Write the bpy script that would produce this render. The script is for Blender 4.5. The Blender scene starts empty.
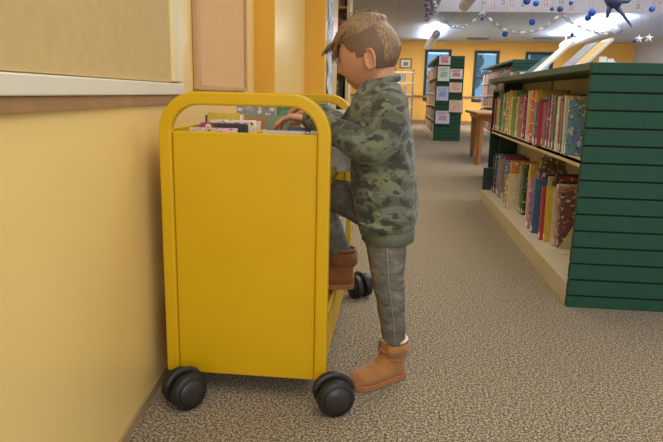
import bpy, bmesh, math, random
from mathutils import Vector, Matrix, noise as mnoise
random.seed(7)
C = bpy.context.scene.collection
sc = bpy.context.scene
PI = math.pi

# ------------------------------------------------------------------ colours
def lin(c):
    c /= 255.0
    return c/12.92 if c <= 0.04045 else ((c+0.055)/1.055)**2.4
def rgb(r, g, b): return (lin(r), lin(g), lin(b), 1.0)

class NT:
    def __init__(s, name):
        s.m = bpy.data.materials.new(name); s.m.use_nodes = True
        s.n = s.m.node_tree.nodes; s.l = s.m.node_tree.links
        s.b = s.n['Principled BSDF']
    def add(s, t, **k):
        n = s.n.new(t)
        for a, v in k.items():
            if a in n.inputs.keys() if hasattr(n.inputs, 'keys') else False: n.inputs[a].default_value = v
            else: setattr(n, a, v)
        return n
    def link(s, a, b): s.l.new(a, b)
    def ramp(s, fac, stops, const=False):
        r = s.n.new('ShaderNodeValToRGB'); cr = r.color_ramp
        if const: cr.interpolation = 'CONSTANT'
        while len(cr.elements) < len(stops): cr.elements.new(0.5)
        for e, (p, c) in zip(cr.elements, stops): e.position = p; e.color = c
        s.link(fac, r.inputs[0]); return r.outputs[0]
    def bump(s, h, strength, dist=0.002):
        b = s.n.new('ShaderNodeBump'); b.inputs['Strength'].default_value = strength
        b.inputs['Distance'].default_value = dist
        s.link(h, b.inputs['Height']); s.link(b.outputs[0], s.b.inputs['Normal'])
    def noise(s, scale, detail=3, vec=None, rough=.5):
        n = s.n.new('ShaderNodeTexNoise'); n.inputs['Scale'].default_value = scale
        n.inputs['Detail'].default_value = detail; n.inputs['Roughness'].default_value = rough
        if vec is None: vec = s.tc()
        s.link(vec, n.inputs['Vector']); return n.outputs['Fac']
    def tc(s):
        t = s.n.new('ShaderNodeTexCoord'); return t.outputs['Object']
    def mapping(s, vec, scale=(1,1,1), loc=(0,0,0), rot=(0,0,0)):
        m = s.n.new('ShaderNodeMapping'); m.inputs['Scale'].default_value = scale
        m.inputs['Location'].default_value = loc; m.inputs['Rotation'].default_value = rot
        s.link(vec, m.inputs['Vector']); return m.outputs[0]

def mat(name, c, rough=.5, metal=0, var=.06, vscale=8, bump=0, bscale=60, spec=.5, sheen=0):
    t = NT(name)
    f = t.noise(vscale, 4)
    lo = tuple(max(0, x*(1-var)) for x in c[:3])+(1,); hi = tuple(min(1, x*(1+var)) for x in c[:3])+(1,)
    t.link(t.ramp(f, [(.3, lo), (.7, hi)]), t.b.inputs['Base Color'])
    t.b.inputs['Roughness'].default_value = rough; t.b.inputs['Metallic'].default_value = metal
    t.b.inputs['Specular IOR Level'].default_value = spec
    if sheen: t.b.inputs['Sheen Weight'].default_value = sheen
    if bump: t.bump(t.noise(bscale, 3), bump)
    return t.m

M = {}
M['cart'] = mat('cart_yellow', rgb(214, 171, 0), .42, var=.03, vscale=5, bump=.05, bscale=220)
M['wall'] = mat('wall_cream', rgb(242, 210, 132), .32, var=.025, vscale=2.5, bump=.08, bscale=140)
M['ochre'] = mat('pillar_front_shaded', rgb(236, 178, 62), .6, var=.03, vscale=2)  # darker tone for pillar fronts, their shade put into the colour
M['orange'] = mat('wall_orange', rgb(252, 194, 92), .7, var=.03, vscale=.6)
M['greywall'] = mat('wall_grey', rgb(190, 190, 200), .6, var=.06, vscale=.6)
M['base'] = mat('baseboard_tan', rgb(172, 146, 100), .6)
M['whiteframe'] = mat('white_rail', rgb(228, 220, 196), .4, var=.03)
M['creamframe'] = mat('cream_frame', rgb(240, 218, 160), .4, var=.02)
M['board'] = mat('board_fabric', rgb(206, 176, 114), .8, var=.05, vscale=30, bump=.25, bscale=300)
M['cork'] = mat('cork', rgb(222, 178, 122), .85, var=.12, vscale=90, bump=.4, bscale=260)
M['wood'] = mat('brown_wood', rgb(160, 120, 75), .5, var=.15, vscale=14)
M['woodlight'] = mat('light_wood', rgb(205, 160, 110), .5, var=.1, vscale=14)
M['tablewood'] = mat('table_wood', rgb(168, 112, 62), .45, var=.12, vscale=10)
M['green'] = mat('slat_green', rgb(24, 76, 56), .7, var=.1, vscale=25, bump=.1, bscale=200)
M['groove'] = mat('groove_dark', rgb(8, 22, 20), .8)
M['canopy'] = mat('canopy_green', rgb(72, 98, 88), .5, var=.05)
M['steel'] = mat('shelf_cream', rgb(206, 196, 168), .45, var=.04)
M['shelfback'] = mat('shelf_back', rgb(176, 164, 138), .6, var=.05)
M['darkgreen'] = mat('dark_green', rgb(28, 52, 48), .5)
M['black'] = mat('black_rubber', rgb(34, 34, 36), .45, var=.1, vscale=30)
M['blackp'] = mat('black_plastic', rgb(52, 50, 46), .35, var=.15, vscale=20)
M['pages'] = mat('paper_pages', rgb(240, 230, 205), .8, var=.05, vscale=80)
M['sticker'] = mat('white_sticker', rgb(240, 238, 228), .6, var=.02)
M['skin'] = mat('skin', rgb(196, 142, 110), .5, var=.05, vscale=25, bump=.04, bscale=300)
M['eye'] = mat('eye_white', rgb(225, 215, 205), .2)
M['lash'] = mat('brow_brown', rgb(88, 62, 45), .7)
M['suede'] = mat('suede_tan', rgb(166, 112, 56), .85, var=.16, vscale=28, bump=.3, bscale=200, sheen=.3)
M['suededark'] = mat('suede_shaded', rgb(140, 84, 36), .85, var=.15, vscale=28, bump=.3, bscale=200, sheen=.3)  # shaded copy of the tan suede for the raised boot
M['sole'] = mat('sole_tan', rgb(164, 110, 56), .7, var=.06)
M['fleece'] = mat('fleece', rgb(236, 222, 196), .9, var=.08, vscale=120, bump=.5, bscale=200)
M['hem'] = mat('rib_hem', rgb(98, 104, 84), .85, var=.1, vscale=60, bump=.3, bscale=400)
M['pendant'] = mat('pendant_grey', rgb(205, 208, 214), .4)
M['blue'] = mat('paper_blue', rgb(28, 78, 178), .6, var=.15, vscale=60)
M['navy'] = mat('navy_foil', rgb(48, 66, 104), .5, var=.2, vscale=12)
M['silver'] = mat('silver_foil', rgb(196, 200, 210), .3, metal=.5, var=.1)
M['purple'] = mat('purple_foil', rgb(150, 132, 168), .35, metal=.3, var=.3, vscale=40)
M['string'] = mat('thread', rgb(210, 205, 210), .6)
M['white'] = mat('white_paper', rgb(238, 238, 240), .7, var=.02)
M['pink'] = mat('pink_ink', rgb(190, 120, 130), .7)
M['ink'] = mat('grey_ink', rgb(120, 120, 130), .7)
M['vent'] = mat('vent_grey', rgb(120, 122, 128), .6)
M['chair'] = mat('chair_green', rgb(34, 58, 48), .75, var=.1, vscale=20)

def carpet():
    t = NT('carpet')
    tc = t.tc()
    a = t.noise(210, 3, tc, .7); b = t.noise(120, 2, tc, .6)
    m = t.add('ShaderNodeMath', operation='ADD'); t.link(a, m.inputs[0])
    m2 = t.add('ShaderNodeMath', operation='MULTIPLY'); m2.inputs[1].default_value = .55; t.link(b, m2.inputs[0]); t.link(m2.outputs[0], m.inputs[1])
    col = t.ramp(m.outputs[0], [(.66, rgb(36, 29, 19)), (.74, rgb(104, 88, 64)), (.80, rgb(140, 122, 92)), (.89, rgb(210, 192, 156))])
    t.link(col, t.b.inputs['Base Color']); t.b.inputs['Roughness'].default_value = .95
    t.b.inputs['Specular IOR Level'].default_value = .2; t.b.inputs['Sheen Weight'].default_value = .25
    t.bump(m.outputs[0], .6, .006)
    return t.m
M['carpet'] = carpet()

def ceiling_mat():
    t = NT('ceiling_tiles'); tc = t.tc()
    br = t.add('ShaderNodeTexBrick'); br.offset = 0
    br.inputs['Scale'].default_value = 1; br.inputs['Brick Width'].default_value = 1.22; br.inputs['Row Height'].default_value = .61
    br.inputs['Mortar Size'].default_value = .012; br.inputs['Mortar Smooth'].default_value = .3
    br.inputs['Color1'].default_value = rgb(196, 208, 232); br.inputs['Color2'].default_value = rgb(192, 204, 228)
    br.inputs['Mortar'].default_value = rgb(170, 178, 194)
    t.link(tc, br.inputs['Vector']); t.link(br.outputs['Color'], t.b.inputs['Base Color'])
    t.b.inputs['Roughness'].default_value = .55
    return t.m
M['ceiling'] = ceiling_mat()
M['fascia'] = mat('fascia_lavender', rgb(222, 222, 234), .6, var=.02)

def camo():
    t = NT('camouflage_cloth'); tc = t.tc()
    mp = t.mapping(tc, (1, 1, 1.7))
    a = t.noise(13, 2.2, mp, .55)
    base = t.ramp(a, [(0, rgb(62, 66, 56)), (.43, rgb(92, 97, 76)), (.53, rgb(116, 121, 106)), (.63, rgb(70, 75, 66))], True)
    b = t.noise(21, 2, t.mapping(tc, (1, 1, 1.6), (5, 3, 1)), .5)
    msk = t.ramp(b, [(0, (0, 0, 0, 1)), (.60, (1, 1, 1, 1))], True)
    mx = t.add('ShaderNodeMix', data_type='RGBA'); t.link(msk, mx.inputs[0]); t.link(base, mx.inputs[6]); mx.inputs[7].default_value = rgb(122, 127, 96)
    f = t.noise(500, 2, tc)
    mx2 = t.add('ShaderNodeMix', data_type='RGBA', blend_type='MULTIPLY'); mx2.inputs[0].default_value = .5
    t.link(mx.outputs[2], mx2.inputs[6]); t.link(t.ramp(f, [(.3, (.55, .55, .55, 1)), (.7, (1, 1, 1, 1))]), mx2.inputs[7])
    t.link(mx2.outputs[2], t.b.inputs['Base Color'])
    t.b.inputs['Roughness'].default_value = .9; t.b.inputs['Sheen Weight'].default_value = .2
    t.bump(t.noise(28, 3, tc), .5, .012)
    return t.m
M['camo'] = camo()

def denim():
    t = NT('grey_denim'); tc = t.tc()
    a = t.noise(16, 4, t.mapping(tc, (1, 1, 1.5)), .6); f = t.noise(420, 2, tc)
    c1 = t.ramp(a, [(.3, rgb(94, 91, 80)), (.55, rgb(124, 120, 107)), (.72, rgb(152, 148, 134))])
    mx2 = t.add('ShaderNodeMix', data_type='RGBA', blend_type='MULTIPLY'); mx2.inputs[0].default_value = .5
    t.link(c1, mx2.inputs[6]); t.link(t.ramp(f, [(.3, (.6, .6, .6, 1)), (.7, (1, 1, 1, 1))]), mx2.inputs[7])
    t.link(mx2.outputs[2], t.b.inputs['Base Color']); t.b.inputs['Roughness'].default_value = .9
    t.bump(t.noise(35, 3, t.mapping(tc, (1, 1, 2.2))), .6, .01)
    return t.m
M['denim'] = denim()

def hairm(name, c1, c2, sc_=(60, 60, 12)):
    t = NT(name); a = t.noise(3.5, 4, t.mapping(t.tc(), sc_), .6)
    t.link(t.ramp(a, [(.3, c1), (.7, c2)]), t.b.inputs['Base Color'])
    t.b.inputs['Roughness'].default_value = .55
    t.bump(a, .4, .003)
    return t.m
M['hair'] = hairm('hair_brown', rgb(92, 70, 48), rgb(172, 142, 106))
M['buzz'] = hairm('hair_short', rgb(92, 72, 54), rgb(124, 98, 74), (120, 120, 120))

def cover(name, art):
    t = NT(name)
    oi = t.add('ShaderNodeObjectInfo'); tc = t.tc()
    t.b.inputs['Roughness'].default_value = .35
    if not art:
        a = t.noise(30, 2, tc)
        mx = t.add('ShaderNodeMix', data_type='RGBA', blend_type='MULTIPLY'); mx.inputs[0].default_value = 1
        t.link(oi.outputs['Color'], mx.inputs[6]); t.link(t.ramp(a, [(.3, (.8, .8, .8, 1)), (.7, (1, 1, 1, 1))]), mx.inputs[7])
        t.link(mx.outputs[2], t.b.inputs['Base Color']); return t.m
    cmb = t.add('ShaderNodeCombineXYZ')
    mm = t.add('ShaderNodeMath', operation='MULTIPLY'); mm.inputs[1].default_value = 37; t.link(oi.outputs['Random'], mm.inputs[0])
    for i in range(3): t.link(mm.outputs[0], cmb.inputs[i])
    va = t.add('ShaderNodeVectorMath', operation='ADD'); t.link(tc, va.inputs[0]); t.link(cmb.outputs[0], va.inputs[1])
    hs = t.add('ShaderNodeHueSaturation'); t.link(oi.outputs['Color'], hs.inputs['Color'])
    mh = t.add('ShaderNodeMath', operation='MULTIPLY_ADD'); mh.inputs[1].default_value = .5; mh.inputs[2].default_value = .25
    t.link(oi.outputs['Random'], mh.inputs[0]); t.link(mh.outputs[0], hs.inputs['Hue']); hs.inputs['Value'].default_value = 1.3
    a = t.noise(26, 3, va.outputs[0], .6); b = t.noise(48, 2, va.outputs[0], .5); c = t.noise(70, 1, t.mapping(va.outputs[0], (1, 1, 2.4)))
    def mixin(fac, x, ycol):
        m_ = t.add('ShaderNodeMix', data_type='RGBA'); t.link(fac, m_.inputs[0]); t.link(x, m_.inputs[6])
        if isinstance(ycol, tuple): m_.inputs[7].default_value = ycol
        else: t.link(ycol, m_.inputs[7])
        return m_.outputs[2]
    BW = lambda f, p: t.ramp(f, [(0, (0, 0, 0, 1)), (p, (1, 1, 1, 1))], True)
    x = mixin(BW(a, .54), oi.outputs['Color'], hs.outputs[0])
    x = mixin(BW(b, .62), x, rgb(232, 224, 208))
    x = mixin(BW(c, .66), x, rgb(36, 34, 40))
    t.link(x, t.b.inputs['Base Color']); return t.m
M['plain'] = cover('book_cover_plain', False)
M['art'] = cover('book_cover_printed', True)

def emis(name, c, s):
    t = NT(name); t.b.inputs['Emission Color'].default_value = c; t.b.inputs['Emission Strength'].default_value = s
    t.b.inputs['Base Color'].default_value = (.8, .8, .8, 1); return t.m
M['teal_cover'] = mat('teal_cover', rgb(84, 112, 118), .5, var=.35, vscale=14)
M['lamp'] = emis('lamp_tube', (1, .97, .92, 1), 9)

def glass():
    m = bpy.data.materials.new('window_glass'); m.use_nodes = True
    n = m.node_tree.nodes; l = m.node_tree.links; n.clear()
    o = n.new('ShaderNodeOutputMaterial'); mx = n.new('ShaderNodeMixShader'); mx.inputs[0].default_value = .12
    a = n.new('ShaderNodeBsdfTransparent'); a.inputs[0].default_value = (.55, .80, .95, 1)
    g = n.new('ShaderNodeBsdfGlossy'); g.inputs['Roughness'].default_value = .05
    l.new(a.outputs[0], mx.inputs[1]); l.new(g.outputs[0], mx.inputs[2]); l.new(mx.outputs[0], o.inputs[0]); return m
M['glass'] = glass()
def streamer_mat():
    t = NT('streamer_paper'); a = t.noise(2.2, 4, t.mapping(t.tc(), (14, 14, 5)), .65)
    t.link(t.ramp(a, [(.38, rgb(110, 126, 176)), (.46, rgb(206, 212, 226)), (.6, rgb(240, 240, 242)), (.72, rgb(150, 160, 190))]), t.b.inputs['Base Color'])
    t.b.inputs['Roughness'].default_value = .4; return t.m
M['streamer'] = streamer_mat()
def tree_mat():
    t = NT('outdoor_foliage'); a = t.noise(3, 5, None, .7)
    t.link(t.ramp(a, [(.35, rgb(60, 90, 90)), (.65, rgb(120, 150, 150))]), t.b.inputs['Base Color']); return t.m
M['tree'] = tree_mat()

# ------------------------------------------------------------------ geometry
class G:
    def __init__(s): s.v = []; s.f = []; s.mi = []; s.sm = []
    def add(s, vs, fs, mi=0, smooth=False):
        o = len(s.v); s.v += [Vector(v) for v in vs]
        for f in fs: s.f.append([i+o for i in f]); s.mi.append(mi); s.sm.append(smooth)
    def box(s, x0, x1, y0, y1, z0, z1, mi=0, mtx=None):
        vs = [Vector((x, y, z)) for z in (z0, z1) for y in (y0, y1) for x in (x0, x1)]
        if mtx: vs = [mtx @ v for v in vs]
        s.add(vs, [(0, 2, 3, 1), (4, 5, 7, 6), (0, 1, 5, 4), (2, 6, 7, 3), (0, 4, 6, 2), (1, 3, 7, 5)], mi)
        return s
    def prism(s, pts, axis, a, b, mi=0):
        n = len(pts)
        def P(p, t):
            if axis == 'x': return (t, p[0], p[1])
            if axis == 'y': return (p[0], t, p[1])
            return (p[0], p[1], t)
        vs = [P(p, a) for p in pts]+[P(p, b) for p in pts]
        fs = [tuple(range(n))[::-1], tuple(range(n, 2*n))]+[(i, (i+1) % n, n+(i+1) % n, n+i) for i in range(n)]
        s.add(vs, fs, mi); return s
    def loft(s, path, radii, seg=12, mi=0, up=(0, 0, 1), smooth=True, cap=True):
        """path of points, radii of (side, up) pairs or floats; rounded tube"""
        path = [Vector(p) for p in path]; n = len(path); rings = []
        for i, p in enumerate(path):
            t = (path[min(i+1, n-1)]-path[max(i-1, 0)]).normalized()
            u = Vector(up)
            if abs(t.dot(u)) > .97: u = Vector((1, 0, 0)) if abs(t.x) < .9 else Vector((0, 1, 0))
            a = t.cross(u).normalized(); b = a.cross(t).normalized()
            r = radii[i] if isinstance(radii, (list, tuple)) else radii
            ra, rb = (r, r) if not isinstance(r, (tuple, list)) else r
            rings.append([p+a*ra*math.cos(2*PI*k/seg)+b*rb*math.sin(2*PI*k/seg) for k in range(seg)])
        vs = [v for r in rings for v in r]; fs = []
        for i in range(n-1):
            for k in range(seg):
                fs.append((i*seg+k, i*seg+(k+1) % seg, (i+1)*seg+(k+1) % seg, (i+1)*seg+k))
        if cap: fs += [tuple(range(seg))[::-1], tuple(range((n-1)*seg, n*seg))]
        s.add(vs, fs, mi, smooth); return s
    def cyl(s, p0, p1, r, seg=20, mi=0, smooth=True): return s.loft([p0, p1], [r, r], seg, mi, smooth=smooth)
    def ball(s, c, r, mi=0, nu=14, nv=9, mtx=None):
        r = (r, r, r) if not isinstance(r, (tuple, list)) else r
        vs = []; c = Vector(c)
        for j in range(nv+1):
            th = PI*j/nv
            for i in range(nu):
                v = Vector((r[0]*math.sin(th)*math.cos(2*PI*i/nu), r[1]*math.sin(th)*math.sin(2*PI*i/nu), r[2]*math.cos(th)))
                if mtx: v = mtx @ v
                vs.append(c+v)
        fs = [(j*nu+i, (j+1)*nu+i, (j+1)*nu+(i+1) % nu, j*nu+(i+1) % nu) for j in range(nv) for i in range(nu)]
        s.add(vs, fs, mi, True); return s
    def mesh(s, name, off=None):
        me = bpy.data.meshes.new(name)
        vs = s.v if off is None else [v-off for v in s.v]
        me.from_pydata([tuple(v) for v in vs], [], s.f)
        for p, mi, sm in zip(me.polygons, s.mi, s.sm): p.material_index = mi; p.use_smooth = sm
        bm = bmesh.new(); bm.from_mesh(me); bmesh.ops.remove_doubles(bm, verts=bm.verts, dist=1e-6)
        bmesh.ops.recalc_face_normals(bm, faces=bm.faces); bm.to_mesh(me); bm.free()
        return me

def tag(o, label=None, cat=None, group=None, kind=None):
    if label: o['label'] = label
    if cat: o['category'] = cat
    if group: o['group'] = group
    if kind: o['kind'] = kind
    return o
def mats(me, m):
    for x in (m if isinstance(m, (list, tuple)) else [m]): me.materials.append(M[x] if isinstance(x, str) else x)
def root_of(p):
    while p.parent: p = p.parent
    return p
def part(name, g, m, parent, bevel=0, local=False):
    off = None if local else root_of(parent).location.copy()
    me = g.mesh(name, off); mats(me, m)
    o = bpy.data.objects.new(name, me); C.objects.link(o); o.parent = parent
    if bevel: bev(o, bevel)
    return o
def bev(o, w, seg=2):
    b = o.modifiers.new('bevel', 'BEVEL'); b.width = w; b.segments = seg; b.limit_method = 'ANGLE'; b.angle_limit = .7
    b.harden_normals = False
def thing(name, label, cat, loc, group=None):
    o = bpy.data.objects.new(name, None); o.location = loc; o.empty_display_size = .05; C.objects.link(o)
    return tag(o, label, cat, group)
def solo(name, g, m, label, cat, loc=(0, 0, 0), group=None, bevel=0, kind=None):
    me = g.mesh(name, Vector(loc)); mats(me, m)
    o = bpy.data.objects.new(name, me); o.location = loc; C.objects.link(o)
    if bevel: bev(o, bevel)
    return tag(o, label, cat, group, kind)
def struct(name, g, m, bevel=0, parent=None):
    me = g.mesh(name); mats(me, m); o = bpy.data.objects.new(name, me); C.objects.link(o)
    if parent: o.parent = parent
    else: o['kind'] = 'structure'
    if bevel: bev(o, bevel)
    return o
def applied(g, m, name, parent, mods):
    """build, apply modifiers, link as a child"""
    off = root_of(parent).location.copy()
    me = g.mesh(name+'_src', off); o = bpy.data.objects.new(name+'_src', me); C.objects.link(o)
    for t, kw in mods:
        md = o.modifiers.new(t, t)
        for k, v in kw.items(): setattr(md, k, v)
    dg = bpy.context.evaluated_depsgraph_get(); dg.update()
    me2 = bpy.data.meshes.new_from_object(o.evaluated_get(dg)); me2.name = name
    bpy.data.objects.remove(o); bpy.data.meshes.remove(me)
    me2.materials.clear(); mats(me2, m)
    for p in me2.polygons: p.use_smooth = True; p.material_index = 0
    r = bpy.data.objects.new(name, me2); C.objects.link(r); r.parent = parent
    return r
def cat(pts, n=6):
    """catmull-rom through tuples of any length"""
    P = [pts[0]]+list(pts)+[pts[-1]]; out = []
    for i in range(1, len(P)-2):
        for k in range(n):
            t = k/n; a, b, c, d = P[i-1], P[i], P[i+1], P[i+2]
            out.append(tuple(.5*((2*b[j])+(-a[j]+c[j])*t+(2*a[j]-5*b[j]+4*c[j]-d[j])*t*t+(-a[j]+3*b[j]-3*c[j]+d[j])*t**3) for j in range(len(b))))
    out.append(tuple(pts[-1])); return out

# ------------------------------------------------------------------ camera
H = 0.92; F = 595.0
Yc = Vector((395-331.5, 221-95, -F)).normalized()
Dn = Vector((270-331.5, -2779.0, -F)).normalized(); Dn = (Dn-Yc*Dn.dot(Yc)).normalized()
Zc = -Dn; Xc = Yc.cross(Zc)
Rm = Matrix((Xc, Yc, Zc))
cam = bpy.data.cameras.new('camera'); co = bpy.data.objects.new('camera', cam); C.objects.link(co)
cam.sensor_width = 36; cam.lens = 36*F/663; cam.clip_start = .05; cam.clip_end = 200
co.matrix_world = Matrix.Translation((0, 0, H)) @ Rm.to_4x4()
sc.camera = co

# ------------------------------------------------------------------ setting
CZ = 2.66
struct('floor', G().box(-6, 9, -3, 22.4, -.05, 0), 'carpet')
WX = lambda y: -.676-.108*(y-1.365)
ang = math.atan(.108)
g = G()
g.prism([(WX(-3), -3), (WX(4.3), 4.3), (WX(4.3)-.2, 4.3), (WX(-3)-.2, -3)], 'z', 0, CZ)
g.prism([(WX(5.5), 5.5), (WX(22), 22), (WX(22)-.2, 22), (WX(5.5)-.2, 5.5)], 'z', 0, CZ)
struct('wall_left', g, 'wall')
struct('baseboard_left', G().prism([(WX(-3)+.008, -3), (WX(4.2)+.008, 4.2), (WX(4.2)+.001, 4.2), (WX(-3)+.001, -3)], 'z', 0, .032), 'base')
o = struct('trim_1', G().box(-1.3, -.838, 4.2, 5.6, 0, CZ), ['wall', 'ochre'], .004)
for p in o.data.polygons:
    if abs(p.normal.y) > .9: p.material_index = 1  # front darker than the lit side: light difference painted as colour
o = struct('trim_2', G().box(-1.4, -.65, 5.6, 6.75, 0, CZ), ['wall', 'ochre'], .004)
for p in o.data.polygons:
    if abs(p.normal.y) > .9: p.material_index = 1  # same painted shading, dark front and paler lit side
# back wall with window openings; a slight turn follows the room
BA = math.radians(-1.2)
def BX(v): return Matrix.Rotation(BA, 4, 'Z') @ v
BY = 20.6
def bw(g, x0, x1, z0, z1, y0=BY, y1=BY+.2, mi=0):
    g.box(x0, x1, y0, y1, z0, z1, mi, mtx=Matrix.Rotation(BA, 4, 'Z'))
wins = [(.50, 1.36, .75, 2.42), (2.10, 2.90, .75, 2.40), (3.72, 4.6, .75, 2.38)]
g = G(); xs = [-4]+[q for w in wins for q in w[:2]]+[9]
for i in range(0, len(xs), 2): bw(g, xs[i], xs[i+1], 0, 3.6)
for (a, b, z0, z1) in wins: bw(g, a, b, 0, z0); bw(g, a, b, z1, 3.6)
struct('wall_back', g, 'orange')
for i, (a, b, z0, z1) in enumerate(wins):
    g = G(); w = .09
    bw(g, a, a+w, z0, z1, BY-.03, BY+.1); bw(g, b-w, b, z0, z1, BY-.03, BY+.1)
    bw(g, a+w, b-w, z1-w, z1, BY-.03, BY+.1); bw(g, a+w, b-w, z0, z0+w, BY-.03, BY+.1)
    bw(g, a+w, b-w, 1.5, 1.55, BY-.02, BY+.09)
    wo = struct('window_%d' % (i+1), g, 'darkgreen')
    gp = G(); bw(gp, a+w, b-w, z0+w, z1-w, BY+.04, BY+.05); struct('pane', gp, 'glass', parent=wo)
g = G(); bw(g, -3.5, 8, .0, .12, BY-.03, BY)
bw(g, -3.5, 8, .86, .93, BY-.04, BY)
struct('trim_3', g, 'wood')
# right wall
struct('wall_right', G().prism([(7.1, 3), (7.5, 22), (7.7, 22), (7.3, 3)], 'z', 0, 3.6), 'greywall')
# ceiling : low part left and far, raised bay on the right with a fascia
g = G(); g.box(-6, .78, -1.2, 22.4, CZ, CZ+.1); g.box(.78, 9, 13.3, 22.4, CZ, CZ+.1)
struct('ceiling', g, 'ceiling')
g = G(); g.box(.78, 9, 13.26, 13.298, CZ-.01, 4.3); g.box(.66, .78, -1.2, 13.3, CZ+.02, 4.3); g.box(.66, 9, -1.2, 13.42, 4.3, 4.4)
struct('trim_4', g, 'fascia')
# something of the outdoors behind the windows
for k, (x, r, h) in enumerate([(.2, .8, 2.3), (2.9, .9, 1.9), (5.2, 1.0, 2.4)]):
    t = thing('tree', ['leafy tree outside the leftmost window of the orange wall', 'leafy tree outside the middle window of the orange wall', 'leafy tree outside the window behind the display books'][k], 'tree', (x, 26, 0))
    g = G()
    for q in range(26):
        v = Vector((random.gauss(0, .4), random.gauss(0, .4), random.gauss(0, .35)))*r
        g.ball((x+v.x, 26+v.y, h+v.z), .35*r*random.uniform(.6, 1.1), nu=8, nv=5)
    part('crown', g, 'tree', t); part('trunk', G().loft([(x, 26, 0), (x, 26, h)], [.14, .08], 8), 'wood', t)

# ------------------------------------------------------------------ boards on the left wall
def on_wall(g, y0, y1, z0, z1, d0, d1, mi=0):
    g.prism([(WX(y0)+d0, y0), (WX(y1)+d0, y1), (WX(y1)+d1, y1), (WX(y0)+d1, y0)], 'z', z0, z1, mi)
t = thing('notice_board', 'large tan fabric notice board in a white frame, nearest on the left wall', 'board', (WX(1)+.01, 1, .88))
g = G(); on_wall(g, -.4, 1.93, .945, 1.75, .001, .008); part('board_panel', g, 'board', t)
g = G(); on_wall(g, -.4, 2.07, .905, .942, .001, .02); on_wall(g, -.4, 2.07, 1.75, 1.79, .001, .02)
part('white_rail', g, 'whiteframe', t, .003)
g = G(); on_wall(g, 1.93, 2.07, .947, 1.75, .001, .018); part('side_frame', g, 'creamframe', t, .003)
g = G(); on_wall(g, 2.0, 2.015, .95, 1.75, .018, .020); part('frame_line', g, 'whiteframe', t)
g = G(); on_wall(g, -.4, 2.05, .878, .904, .001, .012); part('brown_strip', g, 'wood', t)  # thin brown strip just under the white rail
t = thing('cork_board', 'tall tan cork board with thin wooden edge beyond the yellow cart', 'board', (WX(3)+.01, 3, .9))
g = G(); on_wall(g, 2.34, 3.62, .945, 2.1, .001, .010); part('cork_panel', g, 'cork', t)
g = G(); on_wall(g, 2.29, 2.34, .925, 2.12, .001, .022); on_wall(g, 3.62, 3.68, .925, 2.12, .001, .022)
on_wall(g, 2.34, 3.62, .925, .945, .001, .022); on_wall(g, 2.34, 3.62, 2.10, 2.12, .001, .022)
part('wooden_edge', g, 'woodlight', t, .002)

# ------------------------------------------------------------------ books
COL = {'red': (196, 42, 36), 'yellow': (236, 196, 40), 'orange': (226, 128, 44), 'green': (84, 140, 70), 'lime green': (156, 186, 70), 'blue': (54, 104, 168), 'light blue': (96, 168, 196),
       'teal': (60, 140, 146), 'navy': (42, 54, 96), 'purple': (112, 74, 134), 'pink': (204, 110, 140), 'magenta': (180, 60, 110), 'white': (226, 222, 212), 'cream': (226, 208, 168),
       'grey': (142, 146, 148), 'brown': (126, 80, 56), 'black': (44, 42, 46), 'dark green': (40, 78, 66), 'tan': (190, 150, 110), 'grey blue': (116, 140, 160), 'beige': (206, 184, 150)}
def ordinal(n):
    w = ['', 'first', 'second', 'third', 'fourth', 'fifth', 'sixth', 'seventh', 'eighth', 'ninth', 'tenth', 'eleventh', 'twelfth', 'thirteenth', 'fourteenth', 'fifteenth', 'sixteenth', 'seventeenth', 'eighteenth', 'nineteenth']
    if n < 20: return w[n]
    tens = {2: ('twenty', 'twentieth'), 3: ('thirty', 'thirtieth'), 4: ('forty', 'fortieth'), 5: ('fifty', 'fiftieth'), 6: ('sixty', 'sixtieth'), 7: ('seventy', 'seventieth'), 8: ('eighty', 'eightieth'), 9: ('ninety', 'ninetieth')}[n//10]
    return tens[1] if n % 10 == 0 else tens[0]+'-'+w[n % 10]
def make_book(th, dep, h, mtx, colour, art, label, group, sticker=True, pages=True, name='book', category='book'):
    """local: spine on x=0, depth +x, thickness y, height z"""
    e = min(.003, th*.18); g = G()
    g.box(0, e, 0, th, 0, h); g.box(e, dep, 0, e, 0, h); g.box(e, dep, th-e, th, 0, h)
    if not pages: g = G().box(0, dep, 0, th, 0, h)
    me = g.mesh(name); mats(me, 'art' if art else 'plain')
    o = bpy.data.objects.new(name, me); C.objects.link(o); o.matrix_world = mtx
    cc = COL[colour]; av = sum(cc)/3; o.color = rgb(*[min(235, (.74*v+.26*av)*.97+12) for v in cc]); tag(o, label, category, group)
    if pages: part('pages', G().box(e, dep-.004, e, th-e, .003, h-.004), 'pages', o, local=True)
    if sticker and th > .008: part('spine_label', G().box(-.0008, 0, th*.12, th*.88, .012, .045), 'sticker', o, local=True)
    return o
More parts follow.
